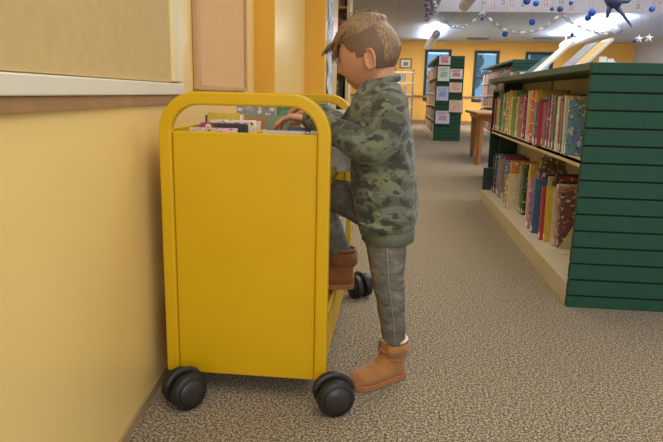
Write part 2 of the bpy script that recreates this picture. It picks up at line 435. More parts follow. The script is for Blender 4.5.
def row(specs, y0, y1, x, z, where, group, seed, sticker=True, pages=True, thr=(.012, .034), hr=(.2, .3), dr=(.17, .25), xr=.02, maxn=99, yaw=0, gap=0.001, depth_room=.3, cover_side=None):
    rnd = random.Random(seed); y = y0; i = 0; names = list(COL)
    while y < y1 and i < maxn:
        if i < len(specs): th, dep, h, colour, art, dx, lean = specs[i]
        else:
            th = rnd.uniform(*thr); dep = rnd.uniform(*dr); h = rnd.uniform(*hr); colour = rnd.choice(names); art = rnd.random() < .6; dx = rnd.uniform(-xr, xr); lean = rnd.uniform(0, .05)
        if y+th > y1: break
        i += 1
        # books lean away from the end: rotation about x at the foot
        m = Matrix.Translation((x+dx, y+math.sin(lean)*h*0, z)) @ Matrix.Rotation(-lean, 4, 'X')
        size = 'tall' if h > .265 else ('short' if h < .225 else 'mid-height')
        fat = 'thick' if th > .028 else ('thin' if th < .015 else '')
        lab = ' '.join(w for w in [size, fat, colour, 'book,', ordinal(i), where] if w)
        make_book(th, dep, h, m, colour, art, lab, group, sticker, pages)
        y += th+gap+(max(0, math.sin(lean)-.05)*h*.25)
    return y

# ------------------------------------------------------------------ the near shelving unit
EX0, EX1, EY = .81, 1.43, 2.647
t = thing('library_bookcase', 'low double-sided library bookcase with dark green slatted end panel and grey-green top', 'bookcase', (1.12, EY, 0))
g = G(); n = 14; pitch = 1.075/n
g.box(EX0+.004, EX1-.004, EY+.008, EY+.03, 0, 1.07, 1)
zc = [0]+[.058+.0745*k for k in range(14)]+[1.078]
for a_, b_ in zip(zc, zc[1:]): g.box(EX0, EX1, EY, EY+.03, a_+.001, b_-.007)
part('end_panel', g, ['green', 'groove'], t, .0015)
YE = 5.42
part('canopy_top', G().box(EX0-.002, EX1+.002, EY+.03, YE, 1.04, 1.073), 'canopy', t, .003)
for xa in (EX0, EX1-.27):
    pass
part('base_shelf', G().box(EX0+.012, EX1-.012, EY+.03, YE, .085, .103).box(EX0, EX0+.012, EY+.03, YE, .0, .103).box(EX1-.012, EX1, EY+.03, YE, .0, .103), 'steel', t, .002)
part('back_panel', G().box(1.112, 1.128, EY+.03, YE, .103, 1.04), 'shelfback', t)
for a, b in ((.86, 1.112), (1.128, 1.38)):
    g = G().box(a, b, EY+.03, YE-.02, .628, .646)
    ex = a if a < 1 else b-.012
    g.box(ex, ex+.012, EY+.03, YE-.02, .612, .650)
    part('shelf', g, 'steel', t, .0015)
for y in (3.56, 4.46, YE-.03):
    part('upright', G().box(1.095, 1.145, y, y+.03, .1, 1.045), 'shelfback', t)
for y in (4.46,):
    for z in (.103, .646):
        part('divider', G().prism([(.93 if z < .3 else .88, z), (1.112, z), (1.112, z+.17)], 'y', y+.012, y+.015), 'steel', t)
part('end_panel', G().box(EX0+.13, EX1-.13, YE, YE+.03, 0, 1.073).box(EX0+.01, EX0+.13, YE, YE+.03, 0, .30).box(EX1-.13, EX1-.01, YE, YE+.03, 0, .30), 'darkgreen', t, .002)
NR = 'books on the middle shelf of the low bookcase'; NB = 'books on the bottom shelf of the low bookcase'
S1 = [(.012, .2, .245, 'light blue', True, -.03, .03), (.010, .2, .26, 'cream', False, 0, .04), (.03, .22, .255, 'tan', True, -.01, .06), (.016, .23, .265, 'cream', False, -.02, .08), (.014, .2, .27, 'navy', True, .01, .06),
      (.012, .2, .24, 'grey blue', False, -.02, .05), (.02, .22, .27, 'purple', True, -.01, .05), (.012, .2, .25, 'red', False, -.015, .04), (.012, .21, .26, 'white', True, -.02, .04), (.022, .2, .25, 'red', True, -.01, .04), (.015, .2, .26, 'green', False, -.02, .04),
      (.024, .21, .235, 'green', True, .0, .04), (.014, .22, .27, 'pink', True, -.02, .04), (.018, .22, .26, 'magenta', False, -.01, .04), (.02, .2, .24, 'purple', True, -.02, .04), (.02, .2, .24, 'white', True, -.01, .03), (.016, .2, .27, 'blue', False, -.01, .03), (.018, .2, .23, 'pink', False, -.02, .03),
      (.014, .22, .245, 'red', False, -.035, .05), (.024, .23, .23, 'blue', True, -.04, .05), (.02, .2, .26, 'light blue', True, .0, .03), (.03, .22, .25, 'grey', True, .0, .03), (.022, .2, .24, 'lime green', True, -.02, .03),
      (.022, .2, .29, 'yellow', False, -.02, .03), (.03, .24, .295, 'orange', True, -.03, .03), (.028, .24, .29, 'tan', True, -.02, .03), (.014, .2, .29, 'cream', False, -.03, .03)]
TH = dict(thr=(.026, .05), xr=.04)
def spread(S, f=1.5, dxs=1.6, hs=1.1): return [(q[0]*f+.004, q[1]*.93, q[2]*hs, q[3], q[4], q[5]*dxs, q[6]*1.6) for q in S]
row(spread(S1), 3.03, 4.46, .89, .6465, 'from the slatted end on the middle shelf', NR, 3, **TH)
row([(.03, .2, .27, 'lime green', False, -.04, .03), (.03, .2, .25, 'grey blue', False, -.02, .03), (.02, .2, .26, 'red', False, -.03, .03), (.03, .2, .28, 'white', True, -.03, .02)], 4.49, YE-.05, .89, .6465, 'in the farthest bay of the middle shelf', NR, 12, hr=(.26, .33), **TH)
S2 = [(.012, .19, .25, 'brown', True, -.02, .04), (.01, .2, .275, 'tan', True, -.03, .05), (.008, .2, .26, 'cream', False, -.04, .06), (.03, .2, .28, 'white', True, -.02, .05), (.012, .19, .29, 'dark green', False, .0, .05), (.024, .2, .26, 'yellow', False, -.05, .05), (.02, .18, .255, 'red', False, -.065, .05),
      (.012, .19, .30, 'red', True, .01, .04), (.03, .2, .31, 'dark green', False, .0, .03), (.016, .2, .27, 'grey', True, -.01, .03), (.012, .2, .29, 'cream', False, -.02, .03), (.014, .2, .28, 'navy', False, -.01, .03)]
S2b = [(.034, .2, .27, 'blue', False, -.07, .03), (.02, .2, .29, 'navy', True, -.03, .03), (.03, .2, .29, 'orange', False, 0, .03), (.04, .2, .26, 'pink', True, -.07, .03), (.022, .2, .29, 'purple', True, -.02, .03), (.03, .22, .3, 'blue', True, -.02, .03), (.05, .2, .355, 'brown', True, .0, .02), (.03, .2, .28, 'yellow', False, -.04, .03), (.03, .2, .31, 'yellow', True, -.03, .03), (.03, .2, .3, 'lime green', False, -.02, .03)]
row(spread(S2+S2b, 1.35, 1.3, 1.24), 3.34, 4.44, .965, .1035, 'from the slatted end on the bottom shelf', NB, 21, hr=(.26, .36), **TH)
row([(.03, .2, .26, 'cream', False, -.03, .02), (.04, .19, .25, 'orange', True, -.04, .02)], 4.5, YE-.05, .90, .1035, 'in the farthest bay of the bottom shelf', NB, 23, thr=(.024, .05), hr=(.26, .36))
g = G().box(.93, 1.08, 3.20, 3.31, .1035, .1055).prism([(.93, .1045), (1.08, .1045), (1.08, .27), (1.02, .27), (.96, .15)], 'y', 3.31, 3.3125)
solo('bookend', g, 'steel', 'cream metal bookend on the bottom shelf nearest the slatted end panel', 'bookend', (1.0, 3.3, .1035))
g = G().box(.86, .97, 3.60, 3.66, .1035, .1055).prism([(.855, .1045), (.93, .1045), (.93, .24)], 'y', 3.598, 3.5995)
solo('shelf_bracket', g, 'steel', 'cream triangular metal bracket midway along the bottom shelf', 'bracket', (.9, 3.6, .1035)) if False else None
# display books standing on the canopy top, leaning back
def display(name, pts, thick, m, label, cols=None, prop=True):
    """pts: base point, lean, size"""
    (x, y, w, h, lean, yaw) = pts
    tt = thing(name, label, 'book', (x, y, 1.0735), 'picture books displayed on the low bookcase')
    mt = Matrix.Rotation(yaw, 4, 'Z') @ Matrix.Rotation(lean, 4, 'X')
    g = G().box(-w/2, w/2, 0, thick, 0.004, h, mtx=mt); part('cover', g, m, tt, local=True)
    g = G().box(-w/2+.004, w/2-.002, .001, thick-.001, .002, h+.002, mtx=mt)
    part('pages', g, 'pages', tt, local=True)
    if cols:
        g = G().box(-w*.36, w*.36, -.002, 0, h*.12, h*.88, mtx=mt); part('cover_picture', g, cols, tt, local=True)
    g = G().box(-.04, .04, thick+.002, thick+.006, .004, h*.6, mtx=mt); 
    g.box(-.04, .04, .0, .08, 0, .004, mtx=Matrix.Rotation(yaw, 4, 'Z')); part('stand', g, 'pendant', tt, local=True)
RB = math.radians(-88)
display('picture_book', (.90, 4.35, .34, .20, -.85, RB), .012, 'teal_cover', 'dark teal picture book leaning back on the bookcase top, farthest from the slatted end')
display('picture_book', (.845, 3.86, .17, .26, -.80, RB), .012, 'white', 'large pale picture book leaning back in the middle of the bookcase top')
display('picture_book', (.845, 3.20, .16, .17, -.78, RB), .012, 'silver', 'silver grey picture book leaning back on the bookcase top beside the orange one')
display('picture_book', (.855, 3.02, .13, .175, -.78, RB), .012, 'white', 'white-edged orange picture book leaning back nearest the slatted end', 'orange')
g = G().box(.85, .92, 2.70, 2.73, 1.0735, 1.078).box(.855, .885, 2.712, 2.716, 1.078, 1.098).box(.89, .915, 2.712, 2.716, 1.078, 1.09)
solo('card_holder', g, 'white', 'small white card holder on the bookcase top at the slatted end', 'card holder', (.885, 2.71, 1.0735))

# ------------------------------------------------------------------ farther shelving
def far_range(x0, x1, y0, y1, top, label, shelves, nb, seed, where, grp):
    t = thing('tall_bookcase', label, 'bookcase', ((x0+x1)/2, y0, 0))
    g = G(); n = round(top/.0762); p = top/n
    g.box(x0+.004, x1-.004, y0+.01, y0+.03, 0, top-.01, 1)
    for k in range(n): g.box(x0, x1, y0, y0+.03, k*p+.001, (k+1)*p-.010)
    part('end_panel', g, ['green', 'groove'], t)
    part('canopy_top', G().box(x0, x1, y0+.03, y1, top-.04, top), 'canopy', t)
    xc = (x0+x1)/2
    part('back_panel', G().box(xc-.008, xc+.008, y0+.03, y1, .1, top-.04), 'shelfback', t)
    part('base_shelf', G().box(x0, x1, y0+.03, y1, 0, .1), 'steel', t)
    zs = [.1+(top-.2)/shelves*k for k in range(shelves)]
    for z in zs[1:]: part('shelf', G().box(x0+.03, x1-.03, y0+.03, y1, z-.02, z), 'steel', t)
    rnd = random.Random(seed); names = list(COL)
    st = {}
    for si, z in enumerate(zs):
        y = y0+.05
        for i in range(nb):
            th = rnd.uniform(.03, .055); h = rnd.uniform(.19, .25); c = rnd.choice(names)
            lab = '%s book, %s from the end on shelf %s, %s' % (c, ordinal(i+1), ['one', 'two', 'three', 'four', 'five'][si], where)
            make_book(th, .18, h, Matrix.Translation((x0+.05+rnd.uniform(-.01, .01), y, z+.001)), c, False, lab, grp, False, False)
            y += th+.002
        while y < y1-.1:
            th = rnd.uniform(.04, .07); h = rnd.uniform(.19, .26); c = rnd.choice(['red', 'tan', 'blue', 'white', 'brown', 'orange', 'grey', 'navy', 'cream'])
            st.setdefault(c, G()).box(x0+.05, x0+.22, y, y+th, z+.001, z+h); y += th+.003
    g = G(); ms = []
    for c, gg in st.items():
        g.add(gg.v, gg.f, len(ms)); mm = bpy.data.materials.get('spine_'+c) or mat('spine_'+c, rgb(*COL[c]), .5); ms.append(mm)
    solo('distant_books', g, ms, 'many small coloured book spines along the far half of the %s' % where, 'books', (x0+.1, (y0+y1)/2, .1), kind='stuff')
    return t
far_range(.83, 1.38, 12.7, 17.3, 1.725, 'tall green slatted bookcase end with flyers, farther down the aisle', 5, 12, 31, 'aisle bookcase', 'books in the tall aisle bookcase')
far_range(2.28, 2.85, 12.4, 16.9, 1.66, 'tall green bookcase behind the wooden table, right of the flyers', 5, 8, 32, 'bookcase beyond the table', 'books in the tall bookcase beyond the table')
# flyers on the far slat wall
FL = [(.862, 1.09, 1.544, 1.706, (236, 228, 228), (196, 60, 66), 'white flyer with red mark at the top left of the far slatted panel'),
      (.85, 1.09, 1.22, 1.51, (222, 232, 222), (120, 170, 140), 'pale green leaflet below the white and red flyer'),
      (1.10, 1.35, 1.27, 1.464, (226, 220, 220), (170, 60, 60), 'white leaflet with dark red picture, upper right on the far slatted panel'),
      (1.10, 1.35, 1.0, 1.195, (228, 200, 176), (206, 150, 120), 'peach leaflet in the middle right of the far slatted panel'),
      (.845, 1.09, .83, 1.114, (190, 200, 228), (110, 130, 190), 'pale blue leaflet in the middle left of the far slatted panel'),
      (1.12, 1.40, .60, .842, (224, 190, 180), (210, 180, 90), 'pink and yellow leaflet at the lower right of the far slatted panel'),
      (.855, 1.14, .36, .62, (212, 206, 224), (160, 110, 140), 'lilac leaflet at the lower left of the far slatted panel')]
for i, (a, b, z0, z1, c, c2, lab) in enumerate(FL):
    m1 = mat('leaflet_%d' % i, rgb(*c), .6); m2 = mat('leaflet_print_%d' % i, rgb(*[int(.55*p+.45*q) for p, q in zip(c2, c)]), .6, var=.45, vscale=26)
    t = thing('leaflet', lab, 'leaflet', ((a+b)/2, 12.67, z0), 'leaflets on the far slatted panel')
    part('sheet', G().box(a, b, 12.675, 12.69, z0, z1), m1, t)
    w = b-a; h = z1-z0
    g = G().box(a+w*.22, b-w*.2, 12.672, 12.675, z0+h*.25, z0+h*.62)
    for q in range(3): g.box(a+w*.12, b-w*(.12+.08*q), 12.672, 12.675, z1-h*(.10+.08*q)-.012, z1-h*(.10+.08*q))
    part('picture', g, m2, t)
    part('ledge', G().box(a-.01, b+.01, 12.655, 12.699, z0-.02, z0-.003), 'blackp', t)
# low unit just beyond the near bookcase, with paperbacks standing on it
t = thing('low_bookcase', 'low dark bookcase just beyond the near one with paperbacks standing on top', 'bookcase', (1.4, 5.9, 0))
part('case_back', G().box(1.43, 1.45, 5.9, 7.2, 0, .98), 'darkgreen', t)
part('case_top', G().box(1.13, 1.7, 5.9, 7.2, .98, 1.01), 'canopy', t)
for y in (5.9, 7.17): part('side_panel', G().box(1.13, 1.7, y, y+.03, 0, .98), 'darkgreen', t)
for z in (.08, .53): part('shelf', G().box(1.15, 1.43, 5.93, 7.17, z, z+.02), 'steel', t)
row([], 5.95, 7.18, 1.17, 1.0105, 'on top of the low bookcase beyond', 'paperbacks on top of the farther low bookcase', 41, sticker=False, pages=False, thr=(.03, .05), hr=(.14, .17), dr=(.11, .13), xr=.008)
# table
t = thing('wooden_table', 'small orange-brown wooden table with splayed legs beyond the low bookcase', 'table', (1.45, 9.0, 0))
part('tabletop', G().box(1.11, 1.95, 8.3, 9.7, .68, .715), 'tablewood', t, .01)
part('apron', G().box(1.18, 1.88, 8.38, 9.62, .62, .679), 'tablewood', t)
for (x, y) in ((1.18, 8.42), (1.88, 8.42), (1.25, 9.6), (1.88, 9.6)):
    dx = .04 if x > 1.4 else -.04+.04; 
    part('leg', G().loft([(x, y, .675), (x+dx, y, 0)], [.05, .035], 4, smooth=False), 'tablewood', t)

# ------------------------------------------------------------------ at the back wall
t = thing('framed_picture', 'small wooden framed picture on the orange back wall left of the window', 'picture', (.12, BY-.05, 1.9))
g = G(); bw(g, -.33, -.27, 1.78, 2.12, BY-.03, BY-.005); bw(g, .03, .09, 1.78, 2.12, BY-.03, BY-.005); bw(g, -.27, .03, 2.06, 2.12, BY-.03, BY-.005); bw(g, -.27, .03, 1.78, 1.84, BY-.03, BY-.005)
part('frame', g, 'wood', t)
g = G(); bw(g, -.27, .03, 1.84, 2.06, BY-.02, BY-.005); part('picture', g, 'beige_pic' if 'beige_pic' in M else 'whiteframe', t)
g = G(); bw(g, -.2, -.04, 1.88, 2.0, BY-.024, BY-.02); part('print', g, 'vent', t)
t = thing('framed_picture', 'beige framed picture on the orange wall seen between the display books', 'picture', (6.2, BY-.1, 1.2))
g = G(); bw(g, 5.2, 6.0, 1.25, 1.95, BY-.03, BY-.005); part('frame', g, 'wood', t)
g = G(); bw(g, 5.26, 5.94, 1.31, 1.89, BY-.035, BY-.03); part('picture', g, 'board', t)
t = thing('metal_shelf', 'narrow metal shelf rack against the orange back wall behind the boy', 'shelf', (0, 19.4, 0))
for x in (-.75, .52):
    for y in (19.2, 19.6): part('post', G().box(x, x+.05, y, y+.05, 0, 1.72), 'vent', t)
for z in (.2, .55, .92, 1.28, 1.6): part('shelf', G().box(-.75, .57, 19.2, 19.65, z, z+.04), 'steel', t)
for k, (x, z) in enumerate([(.1, 1.32), (.32, 1.32), (-.1, 1.32), (.2, .96), (.36, .96), (.05, .59), (.3, .59)]):
    c = ['black', 'grey', 'navy', 'white', 'tan', 'brown', 'grey blue'][k]
    make_book(.14, .03, .24, Matrix.Translation((x, 19.28, z+.001)) @ Matrix.Rotation(PI/2, 4, 'Z'), c, False, '%s book standing face out on the metal rack, %s' % (c, ['upper right', 'upper right end', 'upper middle', 'second row', 'second row end', 'third row', 'third row end'][k]), 'face-out books on the metal rack', False, False)

# ------------------------------------------------------------------ past the pilasters on the left
t = thing('wall_bookcase', 'tall wooden bookcase beyond the ochre pillar, half hidden by the boy', 'bookcase', (-1.05, 7.5, 0))
for x in (-1.5, -.60): part('side_panel', G().box(x, x+.04, 7.3, 7.65, 0, 2.3), 'creamframe', t, .003)
part('back_panel', G().box(-1.46, -.60, 7.62, 7.65, 0, 2.3), 'wood', t)
zz = [.05, .42, .79, 1.16, 1.53, 1.9, 2.27]
for z in zz: part('shelf', G().box(-1.46, -.60, 7.32, 7.62, z, z+.025), 'woodlight', t)
rnd = random.Random(5)
for si, z in enumerate(zz[:-1]):
    x = -.63; i = 0
    while x > -.80:
        th = rnd.uniform(.025, .05); h = rnd.uniform(.22, .3); c = rnd.choice(['brown', 'tan', 'red', 'brown', 'cream', 'orange', 'black'])
        i += 1; x -= th+.002
        make_book(th, .2, h, Matrix.Translation((x+th, 7.36, z+.026)) @ Matrix.Rotation(PI/2, 4, 'Z'), c, i % 2 == 0, '%s book, %s from the right on shelf %s past the ochre pillar' % (c, ordinal(i), ['one', 'two', 'three', 'four', 'five', 'six'][si]), 'books in the bookcase past the pillar', False, False)
t = thing('reading_chair', 'dark green round-backed chair beyond the ochre pillar', 'chair', (-.86, 6.98, 0))
def arc_back(): 
    g = G(); pts = []
    for k in range(13):
        a = PI*k/12; pts.append((-.86+.31*math.cos(a), 6.98+.02, .62+.29*math.sin(a)))
    g.loft([(-.55, 7.0, .4)]+pts+[(-1.17, 7.0, .4)], .035, 10)
    poly = [(-.86+.3*math.cos(PI*k/12), .62+.28*math.sin(PI*k/12)) for k in range(13)]+[(-1.16, .4), (-.56, .4)]
    g.prism(poly, 'y', 6.98, 7.03); return g
part('backrest', arc_back(), 'chair', t, .01)
part('seat', G().box(-1.17, -.55, 6.78, 7.03, .34, .43), 'chair', t, .02)
for x in (-1.12, -.6):
    for y in (6.81, 7.0): part('leg', G().loft([(x, y, .34), (x, y, 0)], [.02, .014], 8), 'wood', t)
# paper streamer hanging down the pillar
g = G(); N = 60
for s in (0, 1):
    pts = []
    vs = []; 
for k in range(N+1):
    z = .62+(CZ-.64)*k/N; a = .9*math.sin(k*.55)
    for q in range(2):
        w = .105*(1 if q else -1)
        x = -.622+.006*math.sin(k*.9); y = 5.82
        vs += [(x+w*math.cos(a*.5)*.12, y+w*1.0+.012*math.sin(k), z)]
fs = [(2*k, 2*k+1, 2*k+3, 2*k+2) for k in range(N)]
g.add(vs, fs, 0, True)
o = solo('paper_streamer', g, 'streamer', 'crumpled white and blue paper streamer hanging down the ochre pillar', 'streamer', (-.62, 5.82, .62))
s_ = o.modifiers.new('solid', 'SOLIDIFY'); s_.thickness = .004

# ------------------------------------------------------------------ ceiling lights and decorations
def pendant(x, y0, y1, z, label, r=.105):
    t = thing('pendant_light', label, 'light', (x, (y0+y1)/2, z-r), 'long tube pendant lights under the ceiling')
    part('housing', G().cyl((x, y0, z), (x, y1, z), r, 20), 'pendant', t, .01)
    part('end_cap', G().cyl((x, y0-.02, z), (x, y0, z), r*1.04, 20), 'pendant', t)
    part('lamp', G().box(x-.05, x+.05, y0+.2, y1-.2, z+r, z+r+.012), 'lamp', t)
    top = CZ if (y0 > 13.3 or x < .78) else 4.3
    for y in (y0+.3, y1-.3): part('cord', G().cyl((x, y, z+r), (x, y, top), .006, 6), 'string', t)
    return t
def area(loc, rot, sx, sy, power, col=(1, .95, .88)):
    l = bpy.data.lights.new('area', 'AREA'); l.shape = 'RECTANGLE'; l.size = sx; l.size_y = sy; l.energy = power; l.color = col
    o = bpy.data.objects.new('area_light', l); o.location = loc; o.rotation_euler = rot; C.objects.link(o); return o
pendant(.95, 15.6, 19.4, 2.42, 'pale tube pendant light near the orange back wall')
pendant(1.22, 8.6, 11.9, 2.58, 'pale tube pendant light cut off by the top of the photo')
area((.95, 17.5, 2.56), (PI, 0, 0), .2, 3.6, 80, (.86, .93, 1))
area((4.6, 15.8, 2.46), (PI, 0, 0), .3, 4.2, 180, (.86, .93, 1))
area((1.22, 10.2, 2.72), (PI, 0, 0), .2, 3.2, 40)
pendant(4.6, 13.8, 17.9, 2.36, 'pale tube pendant light above the display books', .09)
# vent slots in the ceiling
for x0, x1, y, lab in ((2.1, 2.75, 19.0, 'grey slot air vent in the ceiling above the middle window'), (4.0, 4.7, 18.6, 'grey slot air vent in the ceiling right of the blue balls')):
    g = G().box(x0, x1, y, y+.35, CZ-.02, CZ-.001)
    for k in range(4): g.box(x0+.04, x1-.04, y+.04+.08*k, y+.07+.08*k, CZ-.03, CZ-.02)
    solo('ceiling_vent', g, 'vent', lab, 'vent', (x0, y, CZ-.02))

def px(px_, py_, y):
    """direction helper used for measuring: photo pixel to a point at depth y"""
    d = Rm @ Vector((px_-331.5, 221-py_, -F)); k = y/d.y
    return Vector((d.x*k, y, H+d.z*k))
def top_at(x, y): return 4.3 if (y < 13.3 and x > .78) else CZ
# garlands of paper links
def garland(pts, y, label, n):
    P = [px(a, b, y) for a, b in pts]; Q = cat([tuple(p) for p in P], 10)
    L = [0]
    for a, b in zip(Q, Q[1:]): L.append(L[-1]+(Vector(b)-Vector(a)).length)
    t = thing('paper_chain', label, 'garland', Q[0], 'paper chains under the ceiling')
    for k in range(n):
        s = L[-1]*(k+.5)/n; i = max(j for j in range(len(L)) if L[j] <= s); i = min(i, len(Q)-2)
        f = (s-L[i])/max(1e-6, L[i+1]-L[i]); c = Vector(Q[i]).lerp(Vector(Q[i+1]), f); d = (Vector(Q[i+1])-Vector(Q[i])).normalized()
        hl = L[-1]/n*.62; nrm = d.cross(Vector((0, 1, 0))).normalized() if k % 2 else Vector((0, 1, 0))
        ring = [c+d*hl*math.cos(2*PI*q/10)+nrm*hl*.5*math.sin(2*PI*q/10) for q in range(11)]
        oth = d.cross(nrm).normalized(); g = G(); vs = []
        for p in ring: vs += [p-oth*.02, p+oth*.02]
        g.add(vs, [(2*q, 2*q+1, 2*q+3, 2*q+2) for q in range(10)], 0, True)
        o = part('link', g, ['silver', 'navy', 'white', 'ink'][k % 4], t)
        m_ = o.modifiers.new('s', 'SOLIDIFY'); m_.thickness = .004
    for q in (Q[0], Q[-1]): part('thread', G().cyl(q, (q[0], q[1], 4.3 if q[0] > .8 else max(CZ, q[2]+.01)), .003, 5), 'string', t)
garland([(434, 12), (441, 18), (452, 26), (462, 27), (472, 22), (482, 12)], 12.2, 'paper chain sagging left of the ceiling corner, from the purple ornament', 13)
garland([(482, 12), (492, 21), (503, 29), (515, 32), (530, 32), (545, 27), (556, 18), (563, 15)], 12.2, 'long paper chain sagging in the middle beneath the pale fascia', 20)
garland([(563, 15), (572, 23), (583, 28), (594, 32), (604, 34), (614, 33), (622, 31)], 12.2, 'paper chain on the right below the navy ornament', 14)
# hanging balls
BL = [(505, 34, 2.6, 12.5), (532, 22, 2.8, 12.5), (527, 1, 3.2, 9), (536, 3.5, 2.6, 9.2), (552, 9, 1.7, 9.4), (560, 9, 2.6, 9), (571, 3, 1.9, 9.3), (592, 12.5, 3.2, 8.8), (588, 18, 2.8, 8.9), (652, 9, 2.6, 9.5), (572, 34.5, 1.7, 12.2), (482, 19, 1.4, 12.8)]
BLab = ['blue ball hanging lowest at the middle chain', 'blue ball hanging just below the pale fascia', 'large blue ball at the top edge, leftmost of those before the fascia', 'blue ball right of the large one at the top edge', 'small dark blue ball left of its bigger neighbour', 'blue ball right of a small dark one', 'small blue ball between the pair and the top edge',
        'upper one of two touching blue balls', 'lower one of two touching blue balls', 'blue ball farthest right before the fascia', 'small black ball over the bright ceiling', 'tiny blue ball under the peak of the paper chain']
for (a, b, r, y), lab in zip(BL, BLab):
    c = px(a, b, y); R_ = r*y/F*1.05
    t = thing('paper_ball', lab, 'ball', c, 'blue balls hanging from the ceiling')
    part('ball', G().ball(c, R_, nu=16, nv=10), 'navy' if 'dark' in lab or 'black' in lab else 'blue', t)
    part('thread', G().cyl(c+Vector((0, 0, R_)), (c.x, c.y, top_at(c.x, c.y)), .003, 5), 'string', t)
# hanging cards with drawn outlines
CD = [(484, 2, 5.5, 5), (493, 6, 4.5, 6.5), (503, 3, 3.5, 5), (512, 4, 4, 8), (523, 5, 3, 5), (546, 4, 4, 8), (561, 2, 4, 6), (571, 9, 4, 5), (638, 7, 3, 5), (660, 2, 3, 5)]
for k, (a, b, w, h) in enumerate(CD):
    y = 12.9; c = px(a, b, y); s = y/F; w *= s; h *= s
    lab = '%s of the white hanging cards with drawn outlines, counted from the left' % ordinal(k+1)
    t = thing('hanging_card', lab, 'card', c, 'drawn cards hanging before the pale fascia')
    part('card', G().box(c.x-w/2, c.x+w/2, y, y+.004, c.z-h/2, c.z+h/2), 'white', t)
    g = G(); e = .012
    for (x0, x1, z0, z1) in ((-w*.4, w*.4, h*.36, h*.36+e), (-w*.4, w*.4, -h*.36, -h*.36+e), (-w*.4, -w*.4+e, -h*.36, h*.36), (w*.4-e, w*.4, -h*.36, h*.36), (-w*.1, w*.12, -h*.15, h*.1)):
        g.box(c.x+x0, c.x+x1, y-.003, y, c.z+z0, c.z+z1)
    part('drawing', g, 'pink' if k % 2 else 'ink', t)
    part('thread', G().cyl((c.x, y+.002, c.z+h/2), (c.x, y+.002, 4.3), .003, 5), 'string', t)
# navy ornament with long leg
y = 8.5; P = lambda a, b, dy=0: px(a, b, y+dy)
t = thing('hanging_ornament', 'navy blue hanging ornament with a long diagonal tail, upper right', 'ornament', P(613, 5))
part('body', G().loft([P(607, -3), P(613, 1), P(620, 4)], [(.09, .05), (.12, .1), (.08, .05)], 12), 'navy', t)
part('body_block', G().loft([P(613, -6), P(613, 8)], [(.1, .06), (.09, .05)], 12), 'navy', t)
part('leg', G().loft([P(610, 4), P(608.5, 12), P(607, 18)], [.035, .03, .02], 8), 'navy', t)
part('tail', G().loft([P(616, 6), P(624, 16), P(632, 27)], [.035, .022, .006], 8), 'navy', t)
part('fin', G().loft([P(622, 2), P(628, 1), P(632, -2)], [.02, .03, .01], 8), 'navy', t)
c = P(613, -6); part('thread', G().cyl(c, (c.x, c.y, 4.3), .003, 5), 'string', t)
# purple twisted ornament
t = thing('twisted_ornament', 'purple and silver twisted foil ornament hanging left of the paper chains', 'ornament', px(430, 10, 10))
for (pts, nm) in (([(429, -6), (427, 3), (429, 10), (427, 19)], 'purple'), ([(434, -6), (433, 2), (435, 8), (433, 14)], 'silver')):
    Q = cat([tuple(px(a, b, 10)) for a, b in pts], 9); g = G()
    for i, q in enumerate(Q): g.ball(q, .037+.012*math.sin(i*1.3), nu=8, nv=5)
    part('foil_twist', g, nm, t)
    for i, q in enumerate(Q[::3]):
        part('bead', G().ball(Vector(q)+Vector((.02*(-1)**i, -.05, 0)), 0.018, nu=8, nv=5), 'silver' if nm == 'purple' else 'purple', t)
c = px(430, -6, 10); part('thread', G().cyl(c, (c.x, c.y, CZ if c.x < .78 else 4.3), .003, 5), 'string', t)
# white folded star and its neighbour
for (a, b, lab) in ((649, 38, 'white folded paper star hanging at the far right'), (639, 39, 'small white paper bird with dark ball left of the star')):
    c = px(a, b, 7.0); t = thing('paper_star', lab, 'ornament', c, 'white paper ornaments at the right')
    g = G()
    for k in range(5):
        an = 2*PI*k/5+.3; d = Vector((math.cos(an), .2*math.sin(an*2), math.sin(an)))
        g.loft([c, c+d*.05], [.014, .002], 4, smooth=False)
    part('points', g, 'white', t)
    if a < 645: part('dark_ball', G().ball(c+Vector((-.05, -.02, -.02)), .022), 'navy', t)
    part('thread', G().cyl(c+Vector((0, 0, .01)), (c.x, c.y, 4.3), .002, 5), 'string', t)

# ------------------------------------------------------------------ the yellow cart
CX0, CX1, CY0, CY1 = -.661, -.170, 1.635, 2.60
t = cart = thing('book_cart', 'bright yellow metal library book cart on black casters', 'cart', ((CX0+CX1)/2, 2.1, 0))
def frame(y):
    g = G(); hw = .0185; r = .115; zt = .918
    def path(off):
        x0, x1, z = CX0+off, CX1-off, zt-off; rr = max(.01, r-off); P = [(x0, .075)]
        for k in range(0, 11): a = PI-PI/2*k/10; P.append((x0+rr+rr*math.cos(a), z-rr+rr*math.sin(a)))
        for k in range(0, 11): a = PI/2-PI/2*k/10; P.append((x1-rr+rr*math.cos(a), z-rr+rr*math.sin(a)))
        P.append((x1, .075)); return P
    A, B = path(0), path(2*hw); n = len(A); vs = []
    for a, b in zip(A, B): vs += [(a[0], y, a[1]), (a[0], y+.03, a[1]), (b[0], y+.03, b[1]), (b[0], y, b[1])]
    fs = []
    for i in range(n-1):
        for k in range(4): fs.append((4*i+k, 4*i+(k+1) % 4, 4*i+4+(k+1) % 4, 4*i+4+k))
    fs += [(0, 1, 2, 3), (4*n-1, 4*n-2, 4*n-3, 4*n-4)]
    g.add(vs, fs); return g
XI0, XI1 = CX0+.037, CX1-.037
for y in (CY0, CY1):
    f = part('end_frame', frame(y), 'cart', t, .006)
    pg = G().box(XI0+.001, XI1-.001, y+.010, y+.026, .072, .806)
    s = 1 if y == CY0 else -1
    pg.box(XI0+.001, XI1-.001, y+.026 if s > 0 else y-.004, y+.040 if s > 0 else y+.010, .792, .806)
    part('end_panel', pg, 'cart', t, .003)
